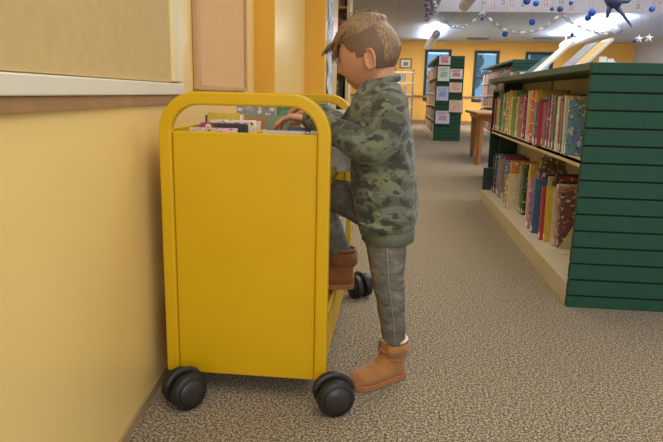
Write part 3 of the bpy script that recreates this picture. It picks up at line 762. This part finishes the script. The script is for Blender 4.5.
# shelves : bottom tray, middle, top bin
def tray(z, lip_lo, lip_hi, x0=CX0+.008, x1=CX1-.008):
    g = G().box(x0, x1, CY0+.041, CY1-.001, z-.012, z)
    g.box(x0, x0+.01, CY0+.041, CY1-.001, lip_lo, lip_hi); g.box(x1-.01, x1, CY0+.041, CY1-.001, lip_lo, lip_hi); return g
part('bottom_shelf', tray(.24, .10, .255), 'cart', t, .003)
part('middle_shelf', tray(.43, .39, .45, CX0+.02, XI0+.20), 'cart', t, .003)
g = tray(.672, .652, .69); g.box(CX0+.008, CX0+.018, CY0+.041, CY1-.001, .69, .812)
part('top_shelf', g, 'cart', t, .003)
part('center_divider', G().box(-.428, -.416, CY0+.041, 1.96, .672, .80).box(-.428, -.416, 1.96, CY1-.001, .672, .71), 'cart', t, .002)
def caster(x, y, rot, tilt=0):
    c = part('caster', G().box(-.022, .022, -.022, .022, .085, .096).cyl((0, 0, .05), (0, 0, .085), .012).box(-.016, .016, -.012, .012, .045, .085), 'black', t, local=True)
    m = Matrix.Translation(Vector((x, y, 0))-t.location) @ Matrix.Rotation(rot, 4, 'Z'); c.matrix_local = m
    # hood arches over the twin wheels
    g = G(); hood = []
    for k in range(9):
        a = PI*.05+PI*.9*k/8; hood.append((0, .035+.057*math.cos(a), .056+.057*math.sin(a)))
    g.loft([(h[0], h[1]-.035, h[2]) for h in hood], [(.010, .004)]*9, 8, up=(1, 0, 0))
    part('hood', g, 'blackp', c, local=True)
    for sx in (-1, 1):
        x0, x1 = sx*.009, sx*.043
        w = part('wheel', G().loft([(x0, 0, .055), (x0+sx*.004, 0, .055), (x1-sx*.006, 0, .055), (x1, 0, .055)], [.047, .0545, .0545, .047], 32), 'black', c, local=True)
        w2 = part('hubcap', G().loft([(x1, 0, .055), (x1+sx*.004, 0, .055), (x1+sx*.006, 0, .055)], [.040, .038, .010], 24), 'blackp', w, local=True)
    return c
caster(-.585, 1.572, math.radians(140)); caster(-.143, 1.602, math.radians(112))
caster(-.60, 2.62, math.radians(60)); caster(-.125, 2.63, math.radians(40))

# books on the cart; spine to the left (left bay) : depth along x
def cb(x, y, z, th, dep, h, colour, art, label, rz=0, rx=0, ry=0, name='book', pages=True, sticker=False):
    m = Matrix.Translation((x, y, z)) @ Matrix.Rotation(rz, 4, 'Z') @ Matrix.Rotation(ry, 4, 'Y') @ Matrix.Rotation(rx, 4, 'X')
    return make_book(th, dep, h, m, colour, art, label, 'books in the yellow cart', sticker, pages, name)
ZT = .6725
cb(-.600, 1.715, ZT, .026, .14, .142, 'cream', True, 'cream printed book nearest the end panel in the cart', 0, -.05)
cb(-.535, 1.750, ZT, .018, .10, .152, 'black', False, 'black-spined book in the left bay of the cart', .04, -.04)
cb(-.590, 1.772, ZT, .030, .14, .154, 'red', True, 'red printed book in the left bay of the cart', .03, -.05)
cb(-.520, 1.812, ZT, .026, .09, .156, 'cream', True, 'cream thick book in the left bay of the cart', .04, -.03)
cb(-.575, 1.845, ZT, .028, .14, .160, 'white', True, 'white printed book in the left bay of the cart', .02, -.03)
cb(-.612, 1.915, ZT, .050, .11, .180, 'yellow', False, 'thick yellow-spined book in the left bay of the cart', -.05, -.12, 0)
cb(-.636, 1.985, ZT, .014, .10, .168, 'dark green', True, 'dark green book just behind the thick yellow one', .05, -.04)
for k, (c, h) in enumerate([('cream', .15), ('orange', .16), ('white', .15), ('cream', .165), ('brown', .15), ('grey', .155), ('red', .15)]):
    cb(-.60+.01*(k % 3), 2.03+k*.045, ZT, .03, .14, h, c, k % 2 == 0, '%s book deeper in the left bay of the cart, %s behind the green one' % (c, ordinal(k+1)), .02, -.03)
cb(-.548, 2.08, .712, .014, .222, .130, 'grey', False, 'large grey-green picture book facing the camera in the cart', math.radians(1), -.04).color = rgb(140, 156, 132)
cb(-.655, 2.47, .69, .014, .16, .20, 'grey', True, 'comic-patterned book cover standing at the far end of the cart', math.radians(2), -.03)
cb(-.492, 2.49, .712, .012, .075, .176, 'green', True, 'green and yellow patterned cover beside the comic-patterned book', math.radians(2), -.04)
cb(-.325, 1.80, ZT, .020, .13, .148, 'navy', True, 'dark blue book under the hand of the boy', .04, -.25)
cb(-.345, 1.745, ZT, .024, .15, .138, 'blue', True, 'blue and white book tilted under the fingers', .0, -.10, 0)
cb(-.375, 1.70, ZT, .016, .12, .140, 'white', False, 'white book in the right bay nearest the end panel', .03, -.04)
cb(-.235, 1.695, ZT, .014, .05, .142, 'cream', False, 'thin cream book at the right corner of the cart top', .03, -.02)
for k, (c, h) in enumerate([('white', .165), ('teal', .172), ('light blue', .17), ('white', .18), ('blue', .17), ('white', .185), ('navy', .175)]):
    cb(-.37+.02*(k % 3), 2.21+k*.045, ZT, .032, .15, h, c, k % 3 == 1, '%s book in the far right bay of the cart, %s beyond the hand' % (c, ordinal(k+1)), .03, -.03)
for k, (c, h) in enumerate([('white', .085), ('grey', .09), ('white', .08)]):
    cb(-.21, 1.92+k*.07, ZT, .05, .10, h, c, False, '%s thick book facing the aisle on the cart, %s past the boy' % (c, ordinal(k+1)), 0, 0, 0)
for k in range(5):
    c = ['white', 'yellow', 'white', 'cream', 'light blue'][k]
    cb(-.23, 2.28+k*.05, .2405, .035, .045, .2+.02*(k % 2), c, k == 1, '%s book on the bottom shelf of the cart, %s before the far end' % (c, ordinal(5-k)), 0, 0)

# ------------------------------------------------------------------ the boy
t = boy = thing('person', 'young boy in camouflage sweatshirt, grey jeans and tan boots, one foot up on the cart', 'person', (0, 1.83, 0))
# head frame
HC = Vector((-.083, 1.835, 1.035))
yaw = math.radians(158); pitch = math.radians(13)
fw = Vector((math.cos(yaw)*math.cos(pitch), math.sin(yaw)*math.cos(pitch), -math.sin(pitch)))
lf = Vector((0, 0, 1)).cross(fw).normalized(); upv = fw.cross(lf).normalized()
def HW(v): return HC+fw*v[0]+lf*v[1]+upv*v[2]
def gs(d, c, s): 
    c = Vector(c).normalized(); return math.exp(-((d-c).length_squared)/(s*s))
def head_pt(d, off=0):
    d = d.normalized(); a, b, c = d
    x = a*.092; y = b*.074; z = c*.104
    if a < 0: x *= 1.03
    if c < 0:
        k = -c
        y *= 1-.30*k**1.5
        if a < 0: x *= 1-.45*k
        else: x *= 1-.02*k
        z *= 1.02
    if c > .2: y *= 1+.03*c
    p = Vector((x, y, z)); n = d
    for cc, s, h in (((1, 0, -.14), .10, .010), ((1, 0, -.27), .11, .017), ((.9, .12, -.30), .08, .003), ((.9, -.12, -.30), .08, .003),
                     ((.88, .34, .0), .17, -.008), ((.88, -.34, .0), .17, -.008), ((.95, .25, .2), .18, .003), ((.95, -.25, .2), .18, .003),
                     ((.93, 0, -.53), .11, .006), ((.9, 0, -.60), .05, -.002), ((.88, 0, -.68), .10, .005), ((.80, 0, -.95), .22, .008),
                     ((.72, .55, -.42), .3, .006), ((.72, -.55, -.42), .3, .006)):
        w = gs(d, cc, s)
        if w > 1e-3: p += n*h*w
    return p+n*off
def head_geo(off=0, nu=72, nv=54, test=None, f_off=None):
    vs = []; keep = {}
    for j in range(nv+1):
        th = PI*j/nv
        for i in range(nu):
            ph = 2*PI*i/nu; d = Vector((math.sin(th)*math.cos(ph), math.sin(th)*math.sin(ph), math.cos(th)))
            o_ = off if f_off is None else f_off(d)
            vs.append(HW(head_pt(d, o_)))
    return vs, [(j*nu+i, (j+1)*nu+i, (j+1)*nu+(i+1) % nu, j*nu+(i+1) % nu) for j in range(nv) for i in range(nu)]
g = G(); vs, fs = head_geo(); g.add(vs, fs)
# neck and hidden trunk
NB_ = Vector((-.045, 1.835, .90))
g.loft([HW((-.025, 0, -.04)), HW((-.03, 0, -.09)), NB_, NB_+Vector((0, 0, -.05))], [(.043, .045), (.04, .043), (.045, .047), (.06, .05)], 20)
g.loft([(-.045, 1.835, .90), (-.045, 1.83, .80), (-.03, 1.83, .66), (-.015, 1.83, .50)], [(.085, .055), (.09, .065), (.08, .07), (.08, .07)], 20, up=(1, 0, 0))
# ears
def ear(sgn):
    c = Vector((-.036, sgn*.070, -.026)); pts = []
    for k in range(13):
        a = math.radians(-70+ (250+70)*k/12); rx, rz = .0165, .029
        p = Vector((-rx*math.cos(a)*(1 if True else 1), sgn*(.006+.008*max(0, math.cos(a))), rz*math.sin(a)))
        pts.append(HW(c+p))
    g.loft(pts, [.0046]*13, 8)
    g.ball(HW(c+Vector((.001, sgn*.003, 0))), (.014, .0022, .024), mtx=Matrix((fw, lf, upv)).transposed())
    g.ball(HW(c+Vector((.004, sgn*.004, -.024))), .0065)
    g.ball(HW(c+Vector((.008, sgn*.003, -.004))), .0055)
ear(1); ear(-1)
# arms inside the sleeves and the hands
SH_L, EL_L, WR_L = Vector((-.015, 1.745, .875)), Vector((-.045, 1.705, .768)), Vector((-.268, 1.855, .838))
SH_R, EL_R, WR_R = Vector((-.075, 1.935, .875)), Vector((-.165, 1.99, .792)), Vector((-.275, 2.085, .865))
g.loft([Vector((-.03, 1.80, .87)), SH_L, EL_L, WR_L], [.035, .035, .028, .02], 14)
g.loft([Vector((-.06, 1.86, .87)), SH_R, EL_R, WR_R], [.035, .035, .028, .02], 14)
def hand(W, dirv, side, drop):
    """W wrist, dirv forward, side: +1 thumb towards +y"""
    f = Vector(dirv).normalized(); s = Vector((0, 0, 1)).cross(f).normalized()   # to the left of the hand direction
    s = s if s.y*side > 0 else -s; u = f.cross(s); u = u if u.z > 0 else -u
    P = lambda a, b, c: W+f*a+s*b+u*c
    g.loft([P(-.03, 0, 0), P(.0, 0, 0), P(.025, .002, .004), P(.05, .002, .006), P(.058, .002, .005)], [(.017, .015), (.018, .013), (.026, .012), (.029, .011), (.024, .008)], 14, up=u)
    for k, (b, L, br) in enumerate(((.022, .95, 0), (.0075, 1.05, .003), (-.0075, 1.0, .001), (-.021, .8, -.002))):
        q = drop+.12*(k-1.5)*.3
        a0 = .05+br; pts = [P(a0-.015, b*.9, .004), P(a0+.004, b, .006)]
        ang_ = .15; pos = Vector((a0+.004, b, .006)); R_ = [.0078, .0080]
        for seg, da, rr in ((.027*L, .18+q*.4, .0074), (.019*L, .28+q*.4, .0068), (.015*L, .25, .0056)):
            ang_ += da*(1+(.55-.35*k)*.5); pos = pos+Vector((math.cos(ang_)*seg, b*.22, -math.sin(ang_)*seg)); pts.append(P(*pos)); R_.append(rr)
        g.loft(cat([tuple(p) for p in pts], 3), [R_[min(int(i/3), len(R_)-1)] for i in range((len(pts)-1)*3+1)], 10)
        g.ball(pts[-1], .0056, nu=10, nv=7)
    pts = [P(.005, .014, -.002), P(.022, .030, -.006), P(.042, .040, -.014), P(.058, .040, -.022)]
    g.loft(cat([tuple(p) for p in pts], 3), [.011]*3+[.0095]*3+[.0085]*3+[.0065], 10); g.ball(pts[-1], .0065, nu=10, nv=7)
hand(WR_L, (-.985, .02, .06), 1, .35)
hand(WR_R, (-.95, .2, .0), -1, .35)
# legs under the jeans keep the figure whole
LH, LK, LA = Vector((-.012, 1.785, .50)), Vector((.006, 1.79, .325)), Vector((.028, 1.838, .12))
RH, RK, RA = Vector((-.03, 1.885, .54)), Vector((-.235, 1.955, .585)), Vector((-.166, 2.0, .36))
g.loft([Vector((-.015, 1.83, .53)), LH, LK, LA, LA+Vector((0, 0, -.07))], [.05, .045, .034, .026, .024], 14)
g.loft([Vector((-.015, 1.85, .53)), RH, RK, RA, RA+Vector((0, 0, -.06))], [.05, .045, .034, .026, .024], 14)
applied(g, 'skin', 'body', t, [('REMESH', dict(mode='VOXEL', voxel_size=.0024)), ('SMOOTH', dict(factor=.5, iterations=2))])
# eyes, brows, mouth
for sg in (1, -1):
    d = Vector((.88, .34*sg, -.0)).normalized(); c = head_pt(d, -.0095)
    e_ = part('eye', G().ball(HW(c), .0115), 'eye', t)
    part('iris', G().ball(HW(head_pt(Vector((.9, .34*sg, -.04)), -.0005)), .0045), 'lash', e_)
    pts = [HW(head_pt(Vector((.88, sg*(.34+.17*q), .015+.035*(1-q*q))), .0025)) for q in (-1, -.5, 0, .5, 1)]
    part('upper_lashes', G().loft(pts, [.0012, .002, .0024, .002, .001], 6), 'lash', e_)
    pts = [HW(head_pt(Vector((.88, sg*(.36+.2*q), .23+.04*(1-q*q))), .001)) for q in (-1, -.5, 0, .5, 1)]
    part('eyebrow', G().loft(pts, [.0015, .003, .003, .0025, .001], 6), 'lash', t)
M['lip'] = mat('lip', rgb(190, 110, 96), .45)
pts = [HW(head_pt(Vector((.93, .2*q, -.60-.01*abs(q))), .0005)) for q in (-1, -.5, 0, .5, 1)]
part('mouth', G().loft(pts, [.001, .0028, .0034, .0028, .001], 8), 'lip', t)
# hair : short sides
def hairline(d):
    """positive inside the hair area"""
    a, b, c = d
    side = abs(b)
    # height limit by forward coordinate
    if a > .60: lim = .50
    elif a > .22: lim = .50-(.60-a)*1.1
    elif a > .06: lim = .08
    elif a > -.22: lim = -.10
    elif a > -.5: lim = .08-(-.22-a)*1.96 if a < -.3 else -.08
    else: lim = -.47
    return c-lim
def cap(off, test, nu=170, nv=120, f_off=None):
    vs, fs = head_geo(off, nu, nv, f_off=f_off); g = G(); keep = []
    for j in range(nv):
        for i in range(nu):
            th = PI*(j+.5)/nv; ph = 2*PI*(i+.5)/nu; d = Vector((math.sin(th)*math.cos(ph), math.sin(th)*math.sin(ph), math.cos(th)))
            if test(d): keep.append(fs[j*nu+i])
    g.add(vs, keep, 0, True); return g
g = cap(.0035, lambda d: hairline(d) > 0)
g.v = [v for v in g.v]
def clean(g):
    used = sorted({i for f in g.f for i in f}); mp = {o: n for n, o in enumerate(used)}
    g.v = [g.v[i] for i in used]; g.f = [[mp[i] for i in f] for f in g.f]; return g
hb = part('short_side_hair', clean(g), 'buzz', t); hb['label'] = 'closely clipped brown hair on the sides'
sm = hb.modifiers.new('s', 'SOLIDIFY'); sm.thickness = .004; sm.offset = -1
# long top mass
def topw(d):
    a, b, c = d.normalized()
    # top area: bounded by a line that runs from the temple up over the crown to the back
    return c-(.50+.30*max(0, -a-.1)-.12*max(0, a-.3))
def backw(d):
    a, b, c = d.normalized()
    return min((-a-.74+.40*max(0, c-.05))*1.2, c+.36)
def toff(d):
    w = max(0, min(1, topw(d)/.16)); w = w*w*(3-2*w)
    nz = mnoise.noise(Vector((d.x*3, d.y*9, d.z*4)))*.004
    return .003+w*(.014+.004*max(0, d.normalized().x)+nz)+.003*max(0, min(1, backw(d)/.1))
g = cap(.01, lambda d: topw(d) > -.03 or (backw(d) > 0 and hairline(d) > 0), f_off=toff)
hr = part('long_top_hair', clean(g), 'hair', t); sm = hr.modifiers.new('s', 'SOLIDIFY'); sm.thickness = .006; sm.offset = -1
# locks
rnd = random.Random(12); g = G()
for k in range(520):
    # root on the top of the head
    a0 = rnd.uniform(-.62, .55); b0 = rnd.uniform(-.74, .74)
    c0 = math.sqrt(max(.05, 1-a0*a0-b0*b0)); d0 = Vector((a0, b0, c0)).normalized()
    if topw(d0) < 0.0: continue
    steps = 9; pts = []; rad = []; d = d0.copy(); L = rnd.uniform(.5, 1.0); wob = rnd.uniform(-1, 1)
    lift = rnd.uniform(.008, .016)
    pos = None; vel = None; nf = 0
    for s in range(steps):
        if pos is None:
            p = head_pt(d, lift*min(1, .35+s*.3)); pts.append(HW(p))
            # flow forward and slightly towards the near side
            step = Vector((1, .16+.12*wob, 0)); step -= d*step.dot(d); step = step.normalized()
            d2 = (d+step*.20*L).normalized()
            if d2.x > .80 and s > 2:
                pos = head_pt(d, lift); q2 = head_pt(d2, lift); vel = (q2-pos).normalized()*.012
            d = d2
        else:
            nf += 1
            if nf > 3: break
            vel = vel+Vector((.0010+.0012*wob, 0, -.0042)); pos = pos+vel*(.6+.2*L); pts.append(HW(pos+Vector((0, .003*wob, 0))))
        rad.append(0)
        if pos is None and d.x > .86: break
    n = len(pts)
    if n < 4: continue
    R_ = rnd.uniform(.0016, .0034)
    rad = [R_*(.5+.5*min(1, i/2)) * (1-.85*(i/(n-1))**2.5) for i in range(n)]
    g.loft(pts, rad, 5)
lk = part('fringe_locks', g, 'hair', hr)
# fringe hanging over the forehead, swept to the front
g = G()
for k in range(130):
    b0 = rnd.uniform(-.62, .68); d = Vector((.62, b0, .75)).normalized(); p0 = head_pt(d, .016); d1 = Vector((.85, b0*.95, .52)).normalized(); p1 = head_pt(d1, .020)
    ln = rnd.uniform(.35, .7) if k % 3 else rnd.uniform(.7, 1.05); out = rnd.uniform(.35, 1.0)
    pb = head_pt(Vector((.35, b0*.8, .95)), .014)
    out = out if k % 3 else 1.25
    p2 = p1+Vector((.018*out, .004*b0, -.010))*ln; p3 = p2+Vector((.014*out, .006*rnd.uniform(-1, 1), -.013))*ln; p4 = p3+Vector((.008*out, .005*rnd.uniform(-1, 1), -.010))*ln
    Q = cat([tuple(q) for q in (pb, p0, p1, p2, p3, p4)], 3); n = len(Q); R_ = rnd.uniform(.0022, .0042)
    g.loft([HW(Vector(q)) for q in Q], [R_*min(1, .4+i*.2)*(1-.93*(i/(n-1))**2) for i in range(n)], 5)
for k in range(150):
    a0 = rnd.uniform(-.25, .55); sg_ = 1 if k % 4 else -1
    d0 = Vector((a0, .42*sg_, .86)).normalized(); d1 = Vector((a0+.28, sg_*(.60), .66+.1*rnd.random())).normalized(); d2 = Vector((a0+.55, sg_*.60, .42+.12*rnd.random())).normalized()
    if d2.x < .45: d2 = Vector((a0+.5, sg_*.62, .58+.1*rnd.random())).normalized()
    d3 = (d2+Vector((.30, -.05*sg_, -.20 if a0 > .2 else -.04))).normalized(); d4 = (d3+Vector((.22, -.05*sg_, -.16))).normalized()
    Q = cat([tuple(head_pt(d, o_)) for d, o_ in ((d0, .014), (d1, .017), (d2, .014), (d3, .013), (d4, .016))], 4); n = len(Q); R_ = rnd.uniform(.0018, .0036)
    g.loft([HW(Vector(q)) for q in Q], [R_*min(1, .4+i*.2)*(1-.93*(i/(n-1))**2) for i in range(n)], 5)
part('forehead_fringe', g, 'hair', hr)
g = G()
for k in range(36):   # stray wisps on the crown
    d = Vector((rnd.uniform(-.55, .3), rnd.uniform(-.4, .6), 1)).normalized(); p = head_pt(d, .014); v = Vector((rnd.uniform(-.5, .6), rnd.uniform(-.4, .4), 1)).normalized()
    Q = [p, p+v*.008, p+v*.015+Vector((.006, 0, -.001)), p+v*.020+Vector((.014, 0, -.004))]
    g.loft([HW(q) for q in Q], [.0010, .0010, .0007, .0003], 4)
part('stray_wisps', g, 'hair', hr)

# sweatshirt
def wrinkle(g, amp, sc_, seed=0):
    for i, v in enumerate(g.v):
        pass
g = G()
T = cat([(-.006, .505, .080, .108), (-.008, .52, .088, .116), (-.010, .56, .096, .124), (-.022, .66, .101, .126), (-.034, .76, .097, .126), (-.043, .84, .092, .128), (-.046, .895, .085, .120), (-.044, .930, .070, .092), (-.042, .958, .056, .062)], 5)
g.loft([(x, 1.83, z) for x, z, a, b in T], [(b, a) for x, z, a, b in T], 36, up=(1, 0, 0))
g.loft(cat([(-.03, 1.79, .900), (-.014, 1.742, .893), (-.018, 1.715, .840), (-.040, 1.702, .782), (-.060, 1.702, .765)], 4), [.046]*4+[.055]*4+[.052]*4+[.049]*4+[.050], 24)
g.loft(cat([(-.045, 1.702, .772), (-.075, 1.706, .772), (-.118, 1.735, .790), (-.175, 1.782, .812), (-.225, 1.825, .832), (-.252, 1.846, .838)], 4), [.049]*4+[.049]*4+[.044]*4+[.040]*4+[.034]*4+[.028], 24)
g.loft(cat([(-.06, 1.88, .875), (-.080, 1.93, .875), (-.125, 1.965, .83), (-.165, 1.99, .800), (-.215, 2.035, .835), (-.258, 2.07, .862)], 4), [.045]*4+[.05]*4+[.046]*4+[.044]*4+[.036]*4+[.028], 24)
# folds : rings and slanted ridges
rf = random.Random(4)
def fold(a, b, r0, r1=None):
    a, b = Vector(a), Vector(b); m_ = (a+b)/2; g.loft([a, m_, b], [r0*.3, r0, r0*.3], 8)
for (a, b, r_) in (((-.010, 1.664, .838), (-.075, 1.655, .800), .010), ((.008, 1.68, .80), (-.06, 1.652, .775), .010), ((-.03, 1.655, .765), (-.085, 1.668, .735), .009), ((-.10, 1.69, .80), (-.13, 1.70, .760), .009), ((-.15, 1.735, .835), (-.17, 1.745, .785), .008),
                   ((.035, 1.76, .72), (-.03, 1.703, .69), .010), ((.06, 1.78, .60), (-.04, 1.702, .575), .010), ((-.07, 1.712, .64), (-.02, 1.703, .60), .009), ((-.09, 1.72, .55), (-.0, 1.703, .525), .010), ((.03, 1.735, .56), (.075, 1.79, .55), .012), ((.045, 1.76, .80), (-.005, 1.715, .72), .010), ((-.12, 1.78, .7), (-.08, 1.72, .66), .009)):
    fold(a, b, r_)
def cloth(g, m_, name, vox=.004, it=3, disp=.004, nsc=.06):
    tex = bpy.data.textures.get('folds') or bpy.data.textures.new('folds', 'CLOUDS'); tex.noise_scale = .07; tex.noise_depth = 2
    return applied(g, m_, name, boy, [('REMESH', dict(mode='VOXEL', voxel_size=vox)), ('SMOOTH', dict(factor=.5, iterations=it)), ('DISPLACE', dict(texture=tex, strength=disp*3, mid_level=.5, texture_coords='LOCAL'))])
sw = cloth(g, 'camo', 'sweatshirt'); sw['label'] = 'camouflage-print long-sleeved sweatshirt'
g = G(); 
def ring(cpts, radii, tube_r, seg=28, up=(1, 0, 0)):
    pass
# hem band, cuffs and collar
g = G(); Tm = [(.474, .076, .103), (.478, .082, .110), (.510, .084, .112), (.517, .080, .106)]
g.loft([(-.004, 1.83, z) for z, a, b in Tm], [(b, a) for z, a, b in Tm], 36, up=(1, 0, 0)); part('hem_band', g, 'hem', sw)
g = G().loft([(-.246, 1.842, .8375), (-.252, 1.846, .838), (-.268, 1.855, .8385), (-.273, 1.858, .839)], [.024, .026, .0245, .020], 20); part('cuff', g, 'hem', sw)
g = G().loft([(-.250, 2.063, .856), (-.256, 2.068, .860), (-.274, 2.083, .865), (-.279, 2.087, .866)], [.024, .026, .0245, .020], 20); part('cuff', g, 'hem', sw)
g = G(); NC = Vector((-.042, 1.835, .958)); nd = Vector((-.25, 0, 1)).normalized(); pts = []
for k in range(25):
    a = 2*PI*k/24; pts.append(NC+Vector((math.cos(a)*.052, math.sin(a)*.056, .012*math.cos(a))))
g.loft(pts, [(.007, .011)]*25, 8); part('collar', g, 'camo', sw)
M['seam'] = mat('pale_seam', rgb(150, 156, 140), .9)

# jeans
g = G()
g.loft([(-.012, 1.83, .56), (-.010, 1.83, .50), (-.008, 1.83, .455)], [(.10, .078), (.104, .078), (.085, .062)], 28, up=(1, 0, 0))
L_ = cat([(-.010, 1.790, .50, .062), (-.004, 1.784, .43, .059), (.002, 1.785, .36, .051), (.010, 1.79, .31, .047), (.020, 1.806, .24, .044), (.027, 1.825, .18, .040), (.031, 1.840, .128, .034)], 5)
g.loft([p[:3] for p in L_], [p[3] for p in L_], 24)
R2 = cat([(-.02, 1.880, .53, .062), (-.09, 1.905, .565, .062), (-.17, 1.935, .588, .056), (-.228, 1.953, .580, .052), (-.232, 1.966, .53, .050), (-.206, 1.982, .47, .047), (-.184, 1.995, .42, .045), (-.166, 2.0, .372, .043)], 5)
g.loft([p[:3] for p in R2], [p[3] for p in R2], 24)
for k in range(9):   # gathered folds above the boot and behind the knee
    z = [.140, .160, .185, .215, .29, .305, .33, .36, .40][k]; i = min(range(len(L_)), key=lambda q: abs(L_[q][2]-z)); c = L_[i]; r_ = c[3]
    a0 = rf.uniform(-2.6, -1.2); pts = [Vector((c[0]+(r_-.002)*math.cos(a0+q*.35), c[1]+(r_-.002)*math.sin(a0+q*.35), z+.010*math.sin(q*.8))) for q in range(6)]
    g.loft(pts, [.001, .004, .006, .006, .004, .001], 6)
tr = cloth(g, 'denim', 'jeans', disp=.0025)
pts = [Vector((p[0]+.004, p[1]-p[3]-.002, p[2])) for p in L_[2:]]
part('side_seam', G().loft(pts, .0014, 6), M['seam'], tr)

# boots : local x forward
def boot(heel, direction, z0, m_, shaft=.135, lab=None, lift=0):
    f = Vector(direction).normalized(); s = Vector((-f.y, f.x, 0)); base = Vector((heel[0], heel[1], z0))
    P = lambda a, b, c: base+f*a+s*b+Vector((0, 0, c))
    g = G()
    # foot sections: x, half width, height
    S = [(.004, .020, .045), (.018, .032, .064), (.05, .036, .074), (.08, .038, .074), (.11, .041, .067), (.14, .044, .060), (.17, .043, .053), (.194, .035, .045), (.210, .018, .030)]
    S = cat(S, 3); vs = []; n = 18
    for (x, w, h) in S:
        for k in range(n):
            a = 2*PI*k/n; y_ = w*math.copysign(abs(math.cos(a))**.8, math.cos(a)); z_ = .006+(h-.006)*(.5+.5*math.sin(a)) if True else 0
            vs.append(P(x, y_, z_))
    fs = [(i*n+k, i*n+(k+1) % n, (i+1)*n+(k+1) % n, (i+1)*n+k) for i in range(len(S)-1) for k in range(n)]
    fs += [tuple(range(n))[::-1], tuple(range((len(S)-1)*n, len(S)*n))]; g.add(vs, fs)
    g.loft([P(.048, 0, .03), P(.048, 0, .07), P(.046, 0, .10), P(.044, 0, shaft)], [(.036, .044), (.037, .042), (.039, .043), (.042, .045)], 24, up=f)
    g.loft([P(.10, .0, .055), P(.065, 0, .085), P(.05, 0, .10)], [(.030, .02), (.030, .02), (.03, .02)], 14)
    # wrap strap folds
    for z in (.082, .098): 
        pts = [P(.046+.046*math.cos(a), .041*math.sin(a), z+.004*math.cos(a*2)) for a in [2*PI*q/20 for q in range(21)]]
        g.loft(pts, [(.006, .004)]*21, 6)
    b = applied(g, m_, 'boot', boy, [('REMESH', dict(mode='VOXEL', voxel_size=.003)), ('SMOOTH', dict(factor=.5, iterations=4))])
    g = G(); out = []
    for (x, w, h) in S: out.append((x, w+.003))
    poly = [(x, w) for x, w in out]+[(x, -w) for x, w in out[::-1]]; m2 = len(poly)
    vs = [P(x, y, 0) for x, y in poly]+[P(x, y, .019) for x, y in poly]
    g.add(vs, [tuple(range(m2))[::-1], tuple(range(m2, 2*m2))]+[(i, (i+1) % m2, m2+(i+1) % m2, m2+i) for i in range(m2)])
    part('sole', g, 'sole', b, .003)
    g = G(); pts = [P(.044+.042*math.cos(a), .039*math.sin(a), shaft+.002) for a in [2*PI*q/28 for q in range(29)]]
    g.loft(pts, [.0055]*29, 8); part('fleece_lining', g, 'fleece' if m_ == 'suede' else m_, b)
    # overlapping strap
    pts = [P(.046+.050*math.cos(a), .045*math.sin(a), .106+.003*math.sin(a)) for a in [2*PI*q/24 for q in range(2, 22)]]
    vs = []
    for p in pts: vs += [p+Vector((0, 0, -.017)), p+Vector((0, 0, .019))]
    g = G(); g.add(vs, [(2*i, 2*i+1, 2*i+3, 2*i+2) for i in range(len(pts)-1)], 0, True)
    st = part('ankle_flap', g, m_, b); md = st.modifiers.new('s', 'SOLIDIFY'); md.thickness = .004; md.offset = 1
    return b
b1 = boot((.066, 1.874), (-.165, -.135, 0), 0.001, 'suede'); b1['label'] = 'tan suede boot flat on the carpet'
b2 = boot((-.112, 2.0), (-1, -.12, 0), .2565, 'suededark', .135); b2['label'] = 'tan suede boot with painted-in shade, up on the bottom shelf of the cart'

# ------------------------------------------------------------------ light
w = bpy.data.worlds.new('world'); sc.world = w; w.use_nodes = True
bg = w.node_tree.nodes['Background']; bg.inputs[0].default_value = (.80, .88, 1.0, 1); bg.inputs[1].default_value = .75
area((.6, .2, 2.6), (0, 0, 0), 2.4, 2.0, 34)
area((.3, 3.6, 2.6), (0, 0, 0), .9, 2.6, 24)
area((1.2, -2.6, 1.7), (math.radians(84), 0, 0), 3.2, 1.6, 46, (1, .97, .93))
area((1.9, 5.5, 4.1), (0, 0, 0), 1.4, 5, 120, (1, .96, .92))
area((4.2, 7.5, 4.1), (0, 0, 0), 3, 5, 190, (1, .96, .92))
area((3.0, 17.2, 2.6), (0, 0, 0), 4, 3, 190, (1, .95, .88))
area((-.3, 17, 2.6), (0, 0, 0), 1, 4, 60, (1, .95, .88))
sc.view_settings.view_transform = 'Standard'; sc.view_settings.look = 'None'
sc.view_settings.exposure = 0; sc.view_settings.gamma = 1
try: sc.view_settings.use_curve_mapping = False
except Exception: pass
sc.cycles.use_denoising = True
sc.cycles.max_bounces = 8
